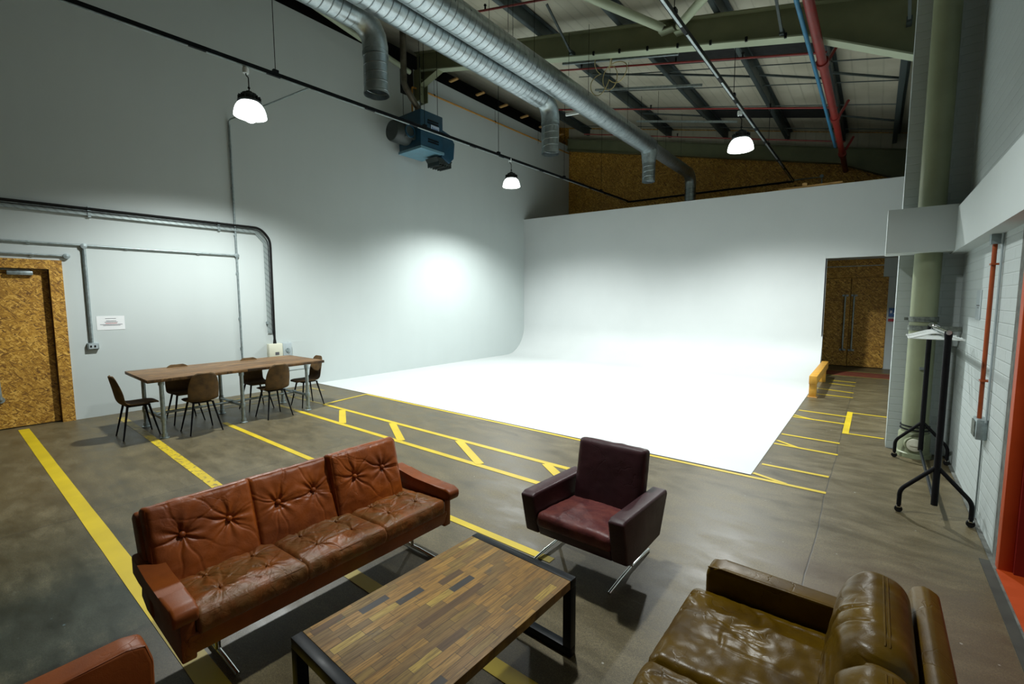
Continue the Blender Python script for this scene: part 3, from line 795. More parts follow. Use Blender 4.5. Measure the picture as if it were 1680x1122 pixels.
m.prism([(8.28, 5.60), (8.40, 5.46), (8.76, 5.46), (8.84, 5.58)], 'x', -9.5, -9.06); m.build('louvre', 'heater_dark', t)
m = MB(); m.tube([(-9.25, 7.85, 6.58), (-9.25, 7.85, 6.72), (-9.25, 7.55, 7.0), (-9.25, 7.46, 7.08), (-9.25, 7.44, 7.2), (-9.25, 7.44, 8.75)][0:2] + [(-9.25, 7.80, 6.76), (-9.25, 7.5, 7.06), (-9.25, 7.44, 7.16), (-9.25, 7.44, 8.5)], .075, 20, cap=False)
m.build('flue_pipe', 'flue_metal', t)
m = MB()
for (x, y) in ((-9.75, 7.8), (-9.1, 7.8), (-9.1, 8.38), (-9.75, 8.38)): m.tube([(x, y, 6.6), (x, y, 8.3)], .007, 6)
m.build('drop_rods', 'black_steel', t)
t = thing('gas_pipe', (-9.9, 12, 7.3), 'yellow gas pipe running along the top of the left wall from the heater', 'pipe')
m = MB(); m.tube(fillet([(-9.55, 8.2, 6.62), (-9.9, 8.22, 6.7), (-9.9, 8.22, 7.52), (-9.9, 8.5, 7.55), (-9.9, 16.25, 7.72)], .05), .024, 10); m.build('pipe', 'gas_yellow', t)
for y in (9.0, 11.6, 14.0):
    m = MB(); m.tube([(-9.9, y, 7.55), (-9.9, y, 8.2)], .005, 5); m.tube([(-9.9, y - .02, 7.56 + (y - 8.5) * .022), (-9.9, y + .02, 7.56 + (y - 8.5) * .022)], .032, 8); m.build('pipe_hanger', 'black_steel', t)

# ------------------------------------------------------------------ left wall services
t = thing('cable_tray', (WX, 2.5, 1.1), 'perforated cable tray with thick black cable bending down the left wall', 'cable tray')
tr = [(WX + .05, -4.9, 3.30), (WX + .05, 4.12, 3.33), (WX + .05, 4.33, 3.12), (WX + .05, 4.36, 1.22)]
m = MB()
m.box(WX + .012, WX + .06, -4.9, 4.12, 3.275, 3.283); m.box(WX + .03, WX + .036, -4.9, 4.15, 3.275, 3.355)
m.prism([(4.12, 3.275), (4.30, 3.08), (4.40, 3.12), (4.15, 3.39)], 'x', WX + .012, WX + .02)
m.box(WX + .02, WX + .026, 4.28, 4.40, 1.22, 3.12); m.build('tray', 'cable_tray', t)
m = MB(); m.tube(fillet([(WX + .05, -4.9, 3.36), (WX + .05, 4.22, 3.39), (WX + .05, 4.41, 3.18), (WX + .05, 4.40, 1.22), (WX + .05, 4.40, 1.0)], .12), .021, 10)
m.tube(fillet([(WX + .06, -4.9, 3.315), (WX + .06, 4.18, 3.345), (WX + .06, 4.36, 3.15), (WX + .06, 4.36, 1.25), (WX + .05, 4.40, 1.1)], .12), .007, 8); m.build('black_cable', 'black_rubber', t)
for y in (1.6, 3.45): 
    m = MB(); m.box(WX + .01, WX + .05, y, y + .04, 3.25, 3.42); m.build('bracket', 'galv_pipe', t)
m = MB(); m.box(WX + .0, WX + .05, 4.26, 4.30, 1.42, 1.47); m.build('bracket', 'galv_pipe', t)
def conduit(name, pts, r, label, clips, ends=()):
    t = thing(name, pts[0], label, 'conduit')
    m = MB(); m.tube(fillet(pts, .05), r, 10); m.build('pipe', 'galv_pipe', t)
    for c in clips:
        m = MB(); c = Vector(c); m.obox((WX + .015, c.y, c.z), (.03, .05 if abs(c.x) < .5 else .05, .05), None, .006); m.build('saddle_clip', 'galv_pipe', t)
    for c in ends:
        m = MB(); m.lathe([(0, 0), (.042, 0), (.042, .05), (0, .055)], (WX + .002, c[0], c[1]), 16, Matrix.Rotation(PI / 2, 3, 'Y')); m.build('junction_box', 'galv_pipe', t)
    return t
X = WX + .03
conduit('conduit', [(X, 3.76, 5.30), (X, 3.76, .66)], .019, 'tall vertical grey conduit on the left wall from lamp height to behind the table', [(0, 3.76, z) for z in (4.9, 4.1, 3.2, 2.45, 1.55, .95)], [(3.76, 2.80)])
conduit('conduit', [(X, -4.9, 2.78), (X, 3.76, 2.80)], .016, 'horizontal grey conduit above the door and beneath the cable tray', [(0, y, 2.79) for y in (.9, 2.05, 3.1)], [(1.52, 2.785)])
conduit('conduit', [(X, -4.9, 2.60), (X, 1.31, 2.61)], .014, 'short horizontal grey conduit closest above the chipboard door', [(0, .93, 2.605)], [(1.31, 2.61)])
conduit('conduit', [(X, 1.52, 2.78), (X, 1.52, 1.22)], .022, 'thick grey drop conduit between the door and the paper notice', [(0, 1.52, 2.42), (0, 1.52, 1.5)])
t = thing('wall_socket', (WX, 1.53, 1.13), 'grey metal socket outlet at the foot of the drop conduit beside the door', 'socket')
m = MB(); m.box(WX, WX + .055, 1.46, 1.60, 1.12, 1.23, .006); m.build('box', 'galv_pipe', t)
m = MB(); m.box(WX + .055, WX + .062, 1.475, 1.585, 1.135, 1.215); m.build('face_plate', 'grey_plastic', t)
m = MB(); m.box(WX + .062, WX + .068, 1.49, 1.51, 1.16, 1.19); m.box(WX + .062, WX + .068, 1.54, 1.56, 1.16, 1.19); m.build('switch', 'black_rubber', t)
def text(body, size, loc, rot, mat, name, parent, align='CENTER'):
    c = bpy.data.curves.new(name, 'FONT'); c.body = body; c.size = size; c.align_x = align; c.extrude = .0006
    o = bpy.data.objects.new(name, c); COL.objects.link(o); o.data.materials.append(M[mat])
    o.parent = parent; o.location = Vector(loc) - Vector(parent.location); o.rotation_euler = rot
    return o
t = thing('wall_notice', (WX, 1.79, 1.4), 'white paper notice taped to the left wall behind the dining table', 'notice')
m = MB(); m.box(WX, WX + .004, 1.60, 1.96, 1.43, 1.66); m.build('sheet', 'paper', t)
RL = (PI / 2, 0, PI / 2)
m = MB()
for (z, a, b) in ((1.615, .07, .0),): m.box(WX + .004, WX + .0055, 1.71, 1.85, z, z + .006)
for (z, a, b) in ((1.575, 1.72, 1.85), (1.555, 1.70, 1.87), (1.515, 1.64, 1.93), (1.50, 1.68, 1.9)): m.box(WX + .004, WX + .0055, a, b, z, z + .007)
m.build('printed_lines', 'ink', t)
m = MB(); m.box(WX + .004, WX + .0055, 1.71, 1.86, 1.535, 1.543); m.build('printed_red_line', 'ink_red', t)
t = thing('switch_box', (WX, 4.40, .7), 'cream electrical box beneath the end of the black cable', 'electrical box')
m = MB(); m.box(WX, WX + .12, 4.25, 4.53, .70, 1.0, .01); m.build('box', 'cream_plastic', t)
m = MB(); m.box(WX + .12, WX + .126, 4.37, 4.45, .76, .82); m.build('switch', 'ink', t)
m = MB(); m.tube([(WX + .05, 4.40, .99), (WX + .05, 4.40, 1.03), (WX + .05, 4.40, 1.12)], [.035, .032, .02], 12); m.build('cable_gland', 'black_rubber', t)
t = thing('isolator_box', (WX, 4.64, .7), 'small pale grey isolator box right of the cream electrical box', 'electrical box')
m = MB(); m.box(WX, WX + .09, 4.55, 4.74, .68, 1.0, .01); m.build('box', 'grey_plastic', t)
m = MB(); m.lathe([(0, 0), (.05, 0), (.045, .02), (0, .02)], (WX + .09, 4.65, .84), 20, Matrix.Rotation(PI / 2, 3, 'Y')); m.box(WX + .09, WX + .12, 4.64, 4.66, .80, .88); m.build('rotary_switch', 'galv_pipe', t)
t = thing('wall_hatch', (WX, 4.9, .1), 'flat white square hatch on the left wall behind the table far end', 'hatch')
m = MB(); m.box(WX, WX + .008, 4.70, 5.2, .40, 1.02); m.build('panel', 'white_wall', t)
m = MB(); m.box(WX, WX + .012, 4.70, 5.16, .385, .40); m.build('lower_edge', 'grey_plastic', t)

# back wall conduits and ledge timbers
t = thing('conduit', (-4, 16.2, 5.3), 'dark conduit along the chipboard back wall between the two rail ends', 'conduit')
m = MB(); m.tube([(-7.43, YB - .03, 5.53), (-2.13, YB - .03, 5.43)], .03, 8); m.build('pipe', 'black_steel', t)
m = MB(); m.tube([(-2.1, YB - .03, 5.46), (-1.42, YB - .03, 5.44), (-1.40, YB - .03, 5.0)], .016, 8); m.lathe([(0, 0), (.05, 0), (.05, .04), (0, .04)], (-1.42, YB - .06, 5.45), 12, Ry); m.build('branch', 'galv_pipe', t)
m = MB(); m.box(-2.05, -.75, YC + .02, YC + .1, ztop(-1.4) + .0, ztop(-1.4) + .05)
tag(m.build('timber_batten', 'timber'), 'long pale timber batten lying on top of the white cove wall', 'timber')
m = MB(); m.box(-1.55, -1.45, YC + .03, YC + .09, ztop(-1.5) + .052, ztop(-1.5) + .12)
tag(m.build('timber_block', 'timber'), 'small timber offcut on the batten on top of the cove wall', 'timber')

# ------------------------------------------------------------------ right side: downpipe, straps, conduit, notice
t = thing('downpipe', (.45, 7.25, 0), 'fat cream-green drainpipe standing in the brick alcove behind the clothes rack', 'pipe')
px, py, pr_ = .455, 7.27, .125
m = MB(); m.tube([(px, py, .2), (px, py, 6.0)], pr_, 32); m.build('pipe', 'pipe_green', t)
m = MB(); m.tube([(px, py, 0), (px, py, .05), (px, py, .06), (px, py, .28), (px, py, .30)], [.17, .17, .150, .150, .14], 32)
m.lathe([(.0, .155), (.05, .155), (.09, .148), (.10, .10), (.10, 0)], (px - .0, py - .02, .17), 24, Matrix.Rotation(PI / 2, 3, 'X')); m.build('access_trap', 'pipe_green', t)
m = MB(); m.lathe([(0, 0), (.075, 0), (.075, .012), (.06, .02), (0, .02)], (px, py - .175, .17), 24, Ry)
m.obox((px, py - .20, .17), (.10, .012, .02)); m.build('access_cap', 'cream_plastic', t)
for z in (.33, .37):
    m = MB(); m.tube([(px, py, z), (px, py, z + .012)], pr_ + .016, 32); m.build('clamp_wire', 'black_steel', t)
m = MB(); m.tube([(px, py, 1.63), (px, py, 1.69)], pr_ + .012, 32); m.box(px - pr_ - .05, px - pr_, py - .02, py + .02, 1.645, 1.68); m.build('upper_strap', 'strap_grey', t)
m = MB(); m.tube([(px, py, 1.53), (px, py, 1.585)], pr_ + .012, 32); m.box(px, .775, py - pr_ - .02, py - pr_ + .0, 1.53, 1.585); m.build('lower_strap', 'strap_grey', t)
m = MB(); m.box(px - .01, px + .03, py - pr_ - .025, py - pr_ + .005, 1.07, 1.10); m.build('clip', 'galv_pipe', t)
t = thing('conduit', (RX, 5.38, .8), 'orange vertical conduit on the right brick wall dropping from the bulkhead', 'conduit')
m = MB(); m.tube([(RX - .045, 5.38, 2.42), (RX - .045, 5.38, .88)], .0155, 12); m.build('pipe', 'orange_pipe', t)
m = MB(); m.tube([(RX - .015, 5.30, 2.42), (RX - .015, 5.30, .88)], .008, 8); m.build('grey_cable', 'grey_plastic', t)
for z in (2.18, 1.22):
    m = MB(); m.box(RX - .064, RX, 5.345, 5.415, z - .007, z + .007); m.build('clip', 'orange_pipe', t)
m = MB(); m.box(RX - .075, RX, 5.34, 5.42, 2.34, 2.42); m.build('top_fitting', 'galv_pipe', t)
t = thing('wall_socket', (RX, 5.4, .75), 'grey metal socket box under the orange conduit on the right wall', 'socket')
m = MB(); m.box(RX - .07, RX, 5.30, 5.48, .73, .90, .008); m.build('box', 'galv_pipe', t)
m = MB(); m.box(RX - .078, RX - .07, 5.32, 5.46, .75, .88); m.build('face_plate', 'strap_grey', t)
m = MB(); m.tube([(RX - .01, 5.44, .74), (RX - .01, 5.44, .02)], .006, 6); tag(m.build('cable', 'grey_plastic'), 'thin pale cable running down the right wall from the metal socket box', 'cable')
t = thing('wall_notice', (RX, 6.22, 1.8), 'small white notice on the right brick wall above the clothes rack', 'notice')
m = MB(); m.box(RX - .006, RX, 6.10, 6.36, 1.70, 1.98); m.build('sheet', 'grey_plastic', t)
m = MB(); m.box(RX - .0075, RX - .006, 6.15, 6.31, 1.83, 1.84); m.box(RX - .0075, RX - .006, 6.18, 6.28, 1.81, 1.815); m.build('printed_lines', 'ink', t)

# ------------------------------------------------------------------ floor markings
def strip(x0, y0, x1, y1, w, label, mat='yellow_tape', z=.0015, group=None, h=.0015):
    a = Vector((x0, y0)); b = Vector((x1, y1)); d = (b - a).normalized(); n = Vector((-d.y, d.x)) * w / 2
    L = (b - a).length; K = max(2, int(L / .35)); m = MB()
    lo = []; hi = []
    for k in range(K + 1):
        p = a + (b - a) * k / K; j = 1 + .06 * noise.noise(Vector((p.x * 3, p.y * 3, 0)))
        lo.append(p - n * j); hi.append(p + n * j)
    tv = [m.bm.verts.new((p.x, p.y, z + h)) for p in lo + list(reversed(hi))]
    bv = [m.bm.verts.new((p.x, p.y, z)) for p in lo + list(reversed(hi))]
    m.bm.faces.new(tv); m.bm.faces.new(list(reversed(bv)))
    for i in range(len(tv)):
        j = (i + 1) % len(tv); m.bm.faces.new((tv[j], tv[i], bv[i], bv[j]))
    o = m.build('floor_line', mat); tag(o, label, 'floor marking', group or 'yellow floor lines'); return o
strip(-9.86, .66, -1.7, .72, .115, 'widest yellow floor line, running from the chipboard door under the tan sofa end')
strip(-9.60, 1.74, -8.0, 1.72, .10, 'faded stretch of yellow line under the near end of the dining table', 'yellow_line_faded')
strip(-8.0, 1.72, -5.1, 1.65, .10, 'scuffed yellow line leading from the dining table to behind the tan sofa', 'yellow_tape_worn')
strip(-5.1, 1.65, -.9, 1.67, .10, 'yellow line passing beneath the sofa and the coffee table')
strip(-7.9, 2.66, -1.75, 2.66, .07, 'yellow line from the middle of the dining table past the sofa arm to the armchair')
strip(-7.8, 3.75, -2.2, 3.76, .075, 'front long line of the yellow ladder pattern on the floor')
strip(-7.85, 4.30, -2.2, 4.30, .075, 'rear long line of the yellow ladder pattern, nearest the white cove')
for (xa, ya, xb, yb, lb) in ((-7.18, 4.26, -6.38, 3.78, 'first diagonal rung of the yellow ladder, closest to the table'), (-5.79, 4.27, -4.95, 3.79, 'second diagonal rung of the yellow ladder'),
                         (-4.33, 4.27, -3.5, 3.79, 'third diagonal rung of the yellow ladder'), (-2.90, 4.27, -2.2, 3.79, 'fourth diagonal rung of the yellow ladder, beside the armchair arm')):
    strip(xa, ya, xb, yb, .105, lb, z=.0031)
strip(-8.05, 5.31, -.28, 5.30, .055, 'yellow tape along the front edge of the white cove floor')
strip(-7.86, 4.30, -8.02, 5.32, .055, 'short yellow cross line joining the ladder to the cove corner', z=.0031)
strip(-9.6, 2.05, -9.55, 4.9, .07, 'faded yellow line along the wall side under the dining table', 'yellow_line_faded')
strip(-9.0, 2.2, -8.9, 4.4, .05, 'faint yellow line under the dining table between its legs', 'yellow_line_faded')
strip(-9.6, 4.95, -9.1, 4.98, .07, 'short faded yellow line by the wall behind the far dining chair', 'yellow_line_faded')
strip(-9.2, 4.25, -7.9, 4.30, .06, 'faded yellow line beneath the far end of the dining table', 'yellow_line_faded')
strip(-8.5, 3.75, -7.8, 3.76, .07, 'faded end of the front ladder line between the far table legs', 'yellow_line_faded', z=.0015)
for (xa, ya, xb, yb, lb) in ((-.93, 5.81, -.29, 5.81, 'short yellow dash just behind the cove front corner'), (-.94, 7.31, -.27, 7.28, 'short yellow dash beside the cove, third row'),
                         (-.95, 6.76, -.26, 6.72, 'short yellow dash beside the cove, second row'), (-.93, 9.09, -.27, 9.04, 'short yellow dash meeting the far end of the thick bracket'),
                         (-.95, 8.52, -.25, 8.48, 'short yellow dash meeting the middle of the thick bracket'), (-.85, 10.9, -.24, 10.86, 'thin yellow dash beside the near foot of the barrier'),
                         (-.88, 11.6, -.25, 11.44, 'second thin yellow dash beside the timber barrier'), (-.72, 12.45, -.25, 12.36, 'third thin yellow dash beside the timber barrier'),
                         (-.72, 12.95, -.25, 12.9, 'farthest thin yellow dash beside the timber barrier')):
    strip(xa, ya, xb, yb, .055, lb)
for (xa, ya, xb, yb, lb) in ((-.95, 5.44, -.62, 5.31, 'slanted yellow dash at the cove front corner'), (-.94, 6.93, -.68, 6.74, 'slanted yellow dash in the second row beside the cove'), (-.95, 8.65, -.65, 8.48, 'slanted yellow dash in the third row beside the cove')):
    strip(xa, ya, xb, yb, .05, lb, z=.0031)
strip(-.235, 7.86, -.235, 9.45, .075, 'thick yellow bar of the bracket marking beside the brick alcove', z=.0031)
strip(-.2, 9.40, .62, 9.38, .05, 'far arm of the yellow bracket marking running behind the alcove wall')
strip(-.2, 7.90, .19, 7.90, .05, 'near arm of the yellow bracket marking reaching the alcove wall')
m = MB(); m.box(-.93, .61, 13.95, 14.75, .001, .006); tag(m.build('floor_mat', 'red_mat'), 'red-brown painted band across the corridor before the double doors', 'floor marking')
strip(-.93, 14.85, .6, 14.88, .05, 'thin yellow line on the far side of the red corridor band', 'yellow_line_faded')
strip(-.93, 13.85, .6, 13.87, .05, 'thin yellow line on the near side of the red corridor band', 'yellow_line_faded')
# timber barrier
t = thing('timber_barrier', (-.87, 11.8, 0), 'low yellow timber barrier rail guarding the side of the white cove', 'barrier')
m = MB(); m.box(-.93, -.80, 10.42, 13.15, .26, .42, .006); m.build('top_rail', 'yellow_timber', t)
for y in (10.44, 12.55):
    m = MB(); m.box(-.925, -.805, y, y + .13, 0, .26, .004); m.build('post', 'yellow_timber', t)
m = MB(); m.box(-.945, -.785, 10.40, 10.60, 0, .012); m.build('foot_plate', 'timber', t)

# ------------------------------------------------------------------ clothes rack and hangers
t = thing('clothes_rack', (.5, 6.15, 0), 'black wheeled clothes rack beside the right brick wall', 'clothes rack')
ya, yb = 5.22, 7.05
for y, px_ in ((ya, .49), (yb, .505)):
    m = MB(); m.tube([(px_, y, .13), (px_, y, 1.60)], .024, 16); m.build('upright', 'black_powder', t)
    m = MB(); m.tube(fillet([(px_ - .23, y, .055), (px_ - .23, y, .21), (px_, y, .47)], .05), .017, 12)
    m.tube(fillet([(px_ + .23, y, .055), (px_ + .23, y, .21), (px_, y, .47)], .05), .017, 12); m.build('base_fork', 'black_powder', t)
    for sx in (-.23, .23):
        m = MB(); m.lathe([(0, -.012), (.028, -.012), (.030, 0), (.028, .012), (0, .012)], (px_ + sx, y + .008, .03), 20, Ry); w = m.build('castor', 'black_rubber', t)
        m = MB(); m.box(px_ + sx - .016, px_ + sx + .016, y - .012, y + .03, .045, .07, .004); m.build('castor_fork', 'chrome', t)
m = MB(); m.tube([(.49, ya, .15), (.505, yb, .13)], .014, 12); m.build('bottom_bar', 'black_steel', t)
m = MB(); m.tube([(.49, ya - .03, 1.62), (.505, yb + .03, 1.60)], .019, 16); m.build('top_bar', 'chrome', t)
m = MB(); m.lathe([(0, -.03), (.024, -.03), (.028, 0), (.024, .03), (0, .03)], (.49, ya, 1.60), 16); m.build('end_cap', 'black_powder', t)
def make_hanger():
    t = bpy.data.objects.new('clothes_hanger', None); COL.objects.link(t); t['_w'] = (0, 0, 0)
    m = MB(); m.tube(fillet([(-.20, 0, -.115), (0, 0, -.045), (.20, 0, -.115)], .05), .009, 8); m.tube([(-.20, 0, -.115), (.20, 0, -.115)], .006, 8)
    for sx in (-1, 1): m.tube([(sx * .20, 0, -.106), (sx * .205, 0, -.112), (sx * .20, 0, -.12)], .009, 8)
    m.build('frame', 'white_plastic', t)
    m = MB(); m.tube([(0, 0, -.05), (0, 0, -.02)] + [(.024 * math.cos(a), 0, .0 + .024 * math.sin(a)) for a in [-PI / 2 + k * PI / 6 for k in range(0, 10)]], .003, 6); m.build('hook', 'chrome', t)
    return t
hg = make_hanger()
hl = ['white plastic hanger nearest on the rack', 'white plastic hanger second from the near end of the rack', 'white plastic hanger in the middle of the rack', 'white plastic hanger second from the far end of the rack', 'white plastic hanger at the far end of the rack']
for i, y in enumerate((6.25, 6.35, 6.45, 6.62, 6.8)):
    h = hg if i == 0 else copy_tree(hg); h.location = (.498, y, 1.611 - .002); h.rotation_euler = (0, 0, (-.12, .1, .02, -.3, .15)[i]); tag(h, hl[i], 'hanger', 'white hangers on the clothes rack')

# ------------------------------------------------------------------ cushions
def cushion(name, size, mat, root, loc, R=None, rad=.04, puff=.03, buttons=(), bdepth=.03, seams=(), res=(44, 44, 8), fold=.006, seed=0, wr=.0, crease=0, pleat=.007):
    hx, hy, hz = [s / 2 for s in size]
    m = MB(); bm = m.bm; nx, ny, nz = res
    vm = {}
    def V(i, j, k):
        key = (i, j, k)
        if key in vm: return vm[key]
        p = Vector((-hx + 2 * hx * i / nx, -hy + 2 * hy * j / ny, -hz + 2 * hz * k / nz))
        q = Vector((max(-hx + rad, min(hx - rad, p.x)), max(-hy + rad, min(hy - rad, p.y)), max(-hz + rad, min(hz - rad, p.z))))
        d = p - q
        if d.length > 1e-6: p = q + d.normalized() * rad
        u, v, w = p.x / hx, p.y / hy, p.z / hz
        e = max(0, 1 - abs(u) ** 2.6) * max(0, 1 - abs(v) ** 2.6)
        p.z += puff * (e ** .7) * max(0, w)
        e2 = max(0, 1 - w * w)
        p.x += .012 * e2 * u * abs(u) ** 3; p.y += .012 * e2 * v * abs(v) ** 3
        if k == nz or w > .5:
            for n_, (bx, by) in enumerate(buttons):
                dx, dy = p.x - bx, p.y - by; r = math.hypot(dx, dy) + 1e-5; a = math.atan2(dy, dx)
                p.z -= bdepth * math.exp(-(r / .045) ** 1.3) + bdepth * .35 * math.exp(-(r / .12))
                rad_f = math.exp(-((r - .05) / .09) ** 2)
                for q_ in range(9 if fold else 0):
                    th_ = q_ * 2 * PI / 9 + .35 * math.sin(q_ * 2.7 + seed + n_ * 1.9)
                    da = (a - th_ + PI) % (2 * PI) - PI
                    if abs(da) < 1.2:
                        lat = r * math.sin(da) + .006 * math.sin(r * 40 + q_)
                        p.z -= pleat * math.exp(-(lat / .0055) ** 2) * math.exp(-r / (.07 + .05 * ((q_ * 7 + n_ * 3) % 4))) * min(1, r / .02)
                p.z += fold * rad_f * (math.cos(7 * a + seed + n_) * .6 + math.cos(11 * a + 2.1 * seed + 1.7 * n_) * .5)
            for s in seams:
                p.z -= .008 * math.exp(-((p.x - s) / .008) ** 2)
            p.z += wr * noise.noise(Vector((p.x * 7 + seed, p.y * 13, seed))) + wr * .6 * noise.noise(Vector((p.x * 22 + seed, p.y * 18 + 4, seed)))
            if crease:
                for cq, (fx_, fy_, oo) in enumerate(((2.2, 4.5, 0), (1.6, 6.5, 9.3), (5.0, 2.0, 4.4))):
                    nn = noise.noise(Vector((p.x * fx_ + seed + oo, p.y * fy_ - oo + .8 * p.x, seed)))
                    mk = max(0, min(1, noise.noise(Vector((p.x * 3 + oo, p.y * 3, seed + 7))) * 3 + .4))
                    p.z -= crease * math.exp(-(nn / .05) ** 2) * mk; p.z += crease * .5 * math.exp(-((nn - .12) / .07) ** 2) * mk
        if w < .6 and (abs(u) > .9 or abs(v) > .9):
            q2 = noise.noise(Vector((p.x * 18, p.y * 18, p.z * 6 + seed))) * .006 * e2
            p.x += q2 * (1 if u > 0 else -1) * (abs(u) > .9); p.y += q2 * (1 if v > 0 else -1) * (abs(v) > .9)
        vm[key] = bm.verts.new(p); return vm[key]
    for i in range(nx):
        for j in range(ny):
            bm.faces.new((V(i, j, nz), V(i + 1, j, nz), V(i + 1, j + 1, nz), V(i, j + 1, nz)))
            bm.faces.new((V(i, j, 0), V(i, j + 1, 0), V(i + 1, j + 1, 0), V(i + 1, j, 0)))
    for k in range(nz):
        for i in range(nx):
            bm.faces.new((V(i, 0, k), V(i + 1, 0, k), V(i + 1, 0, k + 1), V(i, 0, k + 1))); bm.faces.new((V(i, ny, k), V(i, ny, k + 1), V(i + 1, ny, k + 1), V(i + 1, ny, k)))
        for j in range(ny):
            bm.faces.new((V(0, j, k), V(0, j, k + 1), V(0, j + 1, k + 1), V(0, j + 1, k))); bm.faces.new((V(nx, j, k), V(nx, j + 1, k), V(nx, j + 1, k + 1), V(nx, j, k + 1)))
    R4 = (R.to_4x4() if R else Matrix()); X4 = Matrix.Translation(loc) @ R4
    o = m.build(name, mat, root, ang=80, xf=X4)
    return o, X4, (hx, hy, hz)

def piping(X4, h, root, mat, r=.0045, z=.72, inset=.0, rad=.04):
    hx, hy, hz = h; pts = []
    zz = hz * z
    c = [(-hx, -hy), (hx, -hy), (hx, hy), (-hx, hy)]
    out = []
    for i, (x, y) in enumerate(c):
        sx = 1 if x > 0 else -1; sy = 1 if y > 0 else -1
        q = Vector((x - sx * rad, y - sy * rad)); a0 = {(-1, -1): PI, (1, -1): -PI / 2, (1, 1): 0, (-1, 1): PI / 2}[(sx, sy)]
        for k in range(6):
            a = a0 + k / 5 * PI / 2; out.append(X4 @ Vector((q.x + (rad - .002) * math.cos(a), q.y + (rad - .002) * math.sin(a), zz)))
    m = MB(); m.tube(out, r, 6, closed=True); m.build('piping', mat, root)

def button(X4, bx, by, z, root, mat, r=.016):
    m = MB(); m.lathe([(r, -.008), (r, .0), (r * .85, .006), (r * .5, .010), (0, .011)], (0, 0, 0), 16)
    m.build('button', mat, root, ang=80, xf=X4 @ Matrix.Translation((bx, by, z)))

# basis helpers: matrix whose columns are local x,y,z axes in world
def basis(x, y, z): return Matrix((Vector(x).normalized(), Vector(y).normalized(), Vector(z).normalized())).transposed()

# ------------------------------------------------------------------ tan three-seat sofa (faces +x)
t = thing('sofa', (-2.7, 1.4, 0), 'tan-red leather three-seat sofa with buttoned cushions behind the coffee table', 'sofa')
SF = -2.38  # front of frame
y0s, y1s = .60, 2.22
m = MB(); m.prism([(SF - .012, .26), (SF - .004, .345), (SF - .004, .362), (SF - .02, .37), (-2.98, .34), (-2.98, .25)], 'y', y0s, y1s, .012); m.build('seat_frame', 'tan_leather_smooth', t)
m = MB(); m.prism([(-2.80, .27), (-2.92, .27), (-3.10, .74), (-3.06, .775), (-2.99, .765), (-2.93, .68)], 'y', y0s - .035, y1s - .06, .022, 3)
m.build('back_shell', 'tan_leather_smooth', t)
def sofa_arm(yo, yi, side):
    # side +1: outer at larger y
    m = MB(); ym = yo + (yi - yo) * .38
    m.prism([(SF - .01, .24), (SF - .005, .468), (-3.0, .478), (-3.05, .30), (-2.95, .255)], 'y', ym, yi + (.004 if yo > yi else -.004), .008)
    a = m.build('side_panel', 'tan_leather_smooth', t)
    m = MB()
    top = [(SF + .05, .515), (SF + .0, .535), (SF - .15, .530), (SF - .35, .535), (SF - .5, .555), (-3.0, .575)]
    bot = [(-3.0, .46), (SF - .5, .462), (SF - .10, .455), (SF - .03, .45), (SF + .035, .445), (SF + .052, .475)]
    m.prism(top + bot, 'y', yo, yi, .016, 3); m.build('arm_pad', 'tan_leather_smooth', t)
sofa_arm(.535, .64, -1); sofa_arm(2.30, 2.195, 1)
edges = [.645, 1.165, 1.68, 2.19]
for i in range(3):
    ya_, yb_ = edges[i], edges[i + 1]; w = yb_ - ya_ - .006; cyy = (ya_ + yb_) / 2
    Rm = basis((1, 0, .05), (0, 1, 0), (-.05, 0, 1))
    bts = [(-.10, -.12), (-.10, .12), (.09, -.11), (.09, .12)]
    o, X4, h = cushion('seat_cushion', (.50, w, .105), 'tan_leather_seat', t, (-2.625, cyy, .405 - .0525 - .012 + .050), Rm, .018, .024, bts, .013, (), (104, 104, 10), .004, i * 3.1 + 1, .005)
    piping(X4, h, o, 'tan_leather_seat', .005, .78, rad=.018)
    piping(X4, h, o, 'tan_leather_seat', .005, -.78, rad=.018)
    for bx, by in bts: button(X4, bx, by, h[2] + .0015, o, 'tan_leather_seat', .012)
bc = [(.59, 1.10, .0, 0.0, 0), (1.10, 1.605, .0, .0, 0), (1.60, 2.13, .035, .02, .03)]
for i, (ya_, yb_, fx, fz, ry) in enumerate(bc):
    w = yb_ - ya_; cyy = (ya_ + yb_) / 2
    lean = .33 - (.1 if i == 2 else 0)
    zdir = Vector((math.cos(lean), 0, math.sin(lean))); xdir = Vector((-math.sin(lean), 0, math.cos(lean)))  # local z = facing, local x = up
    Rm = basis(xdir, (0, 1, 0) if False else zdir.cross(xdir), zdir)
    bts = [(.045, -.115), (.045, .115)]
    o, X4, h = cushion('back_cushion', (.455, w, .115), 'tan_leather', t, (-2.905 + fx, cyy, .585 + fz), Rm, .024, .026, bts, .026, (), (104, 104, 10), .004, i * 2.3 + .4, .004)
    piping(X4, h, o, 'tan_leather', .005, .76, rad=.024)
    for bx, by in bts: button(X4, bx, by, h[2] + .004, o, 'tan_leather', .016)
for y in (.81, 2.14):
    m = MB(); m.tube([(-2.43, y, .012), (-2.6, y, .02), (-2.78, y, .02), (-2.95, y, .012)], .0125, 12); m.tube([(-2.69, y, .02), (-2.69, y, .27)], .014, 12); m.build('chrome_leg', 'chrome', t)

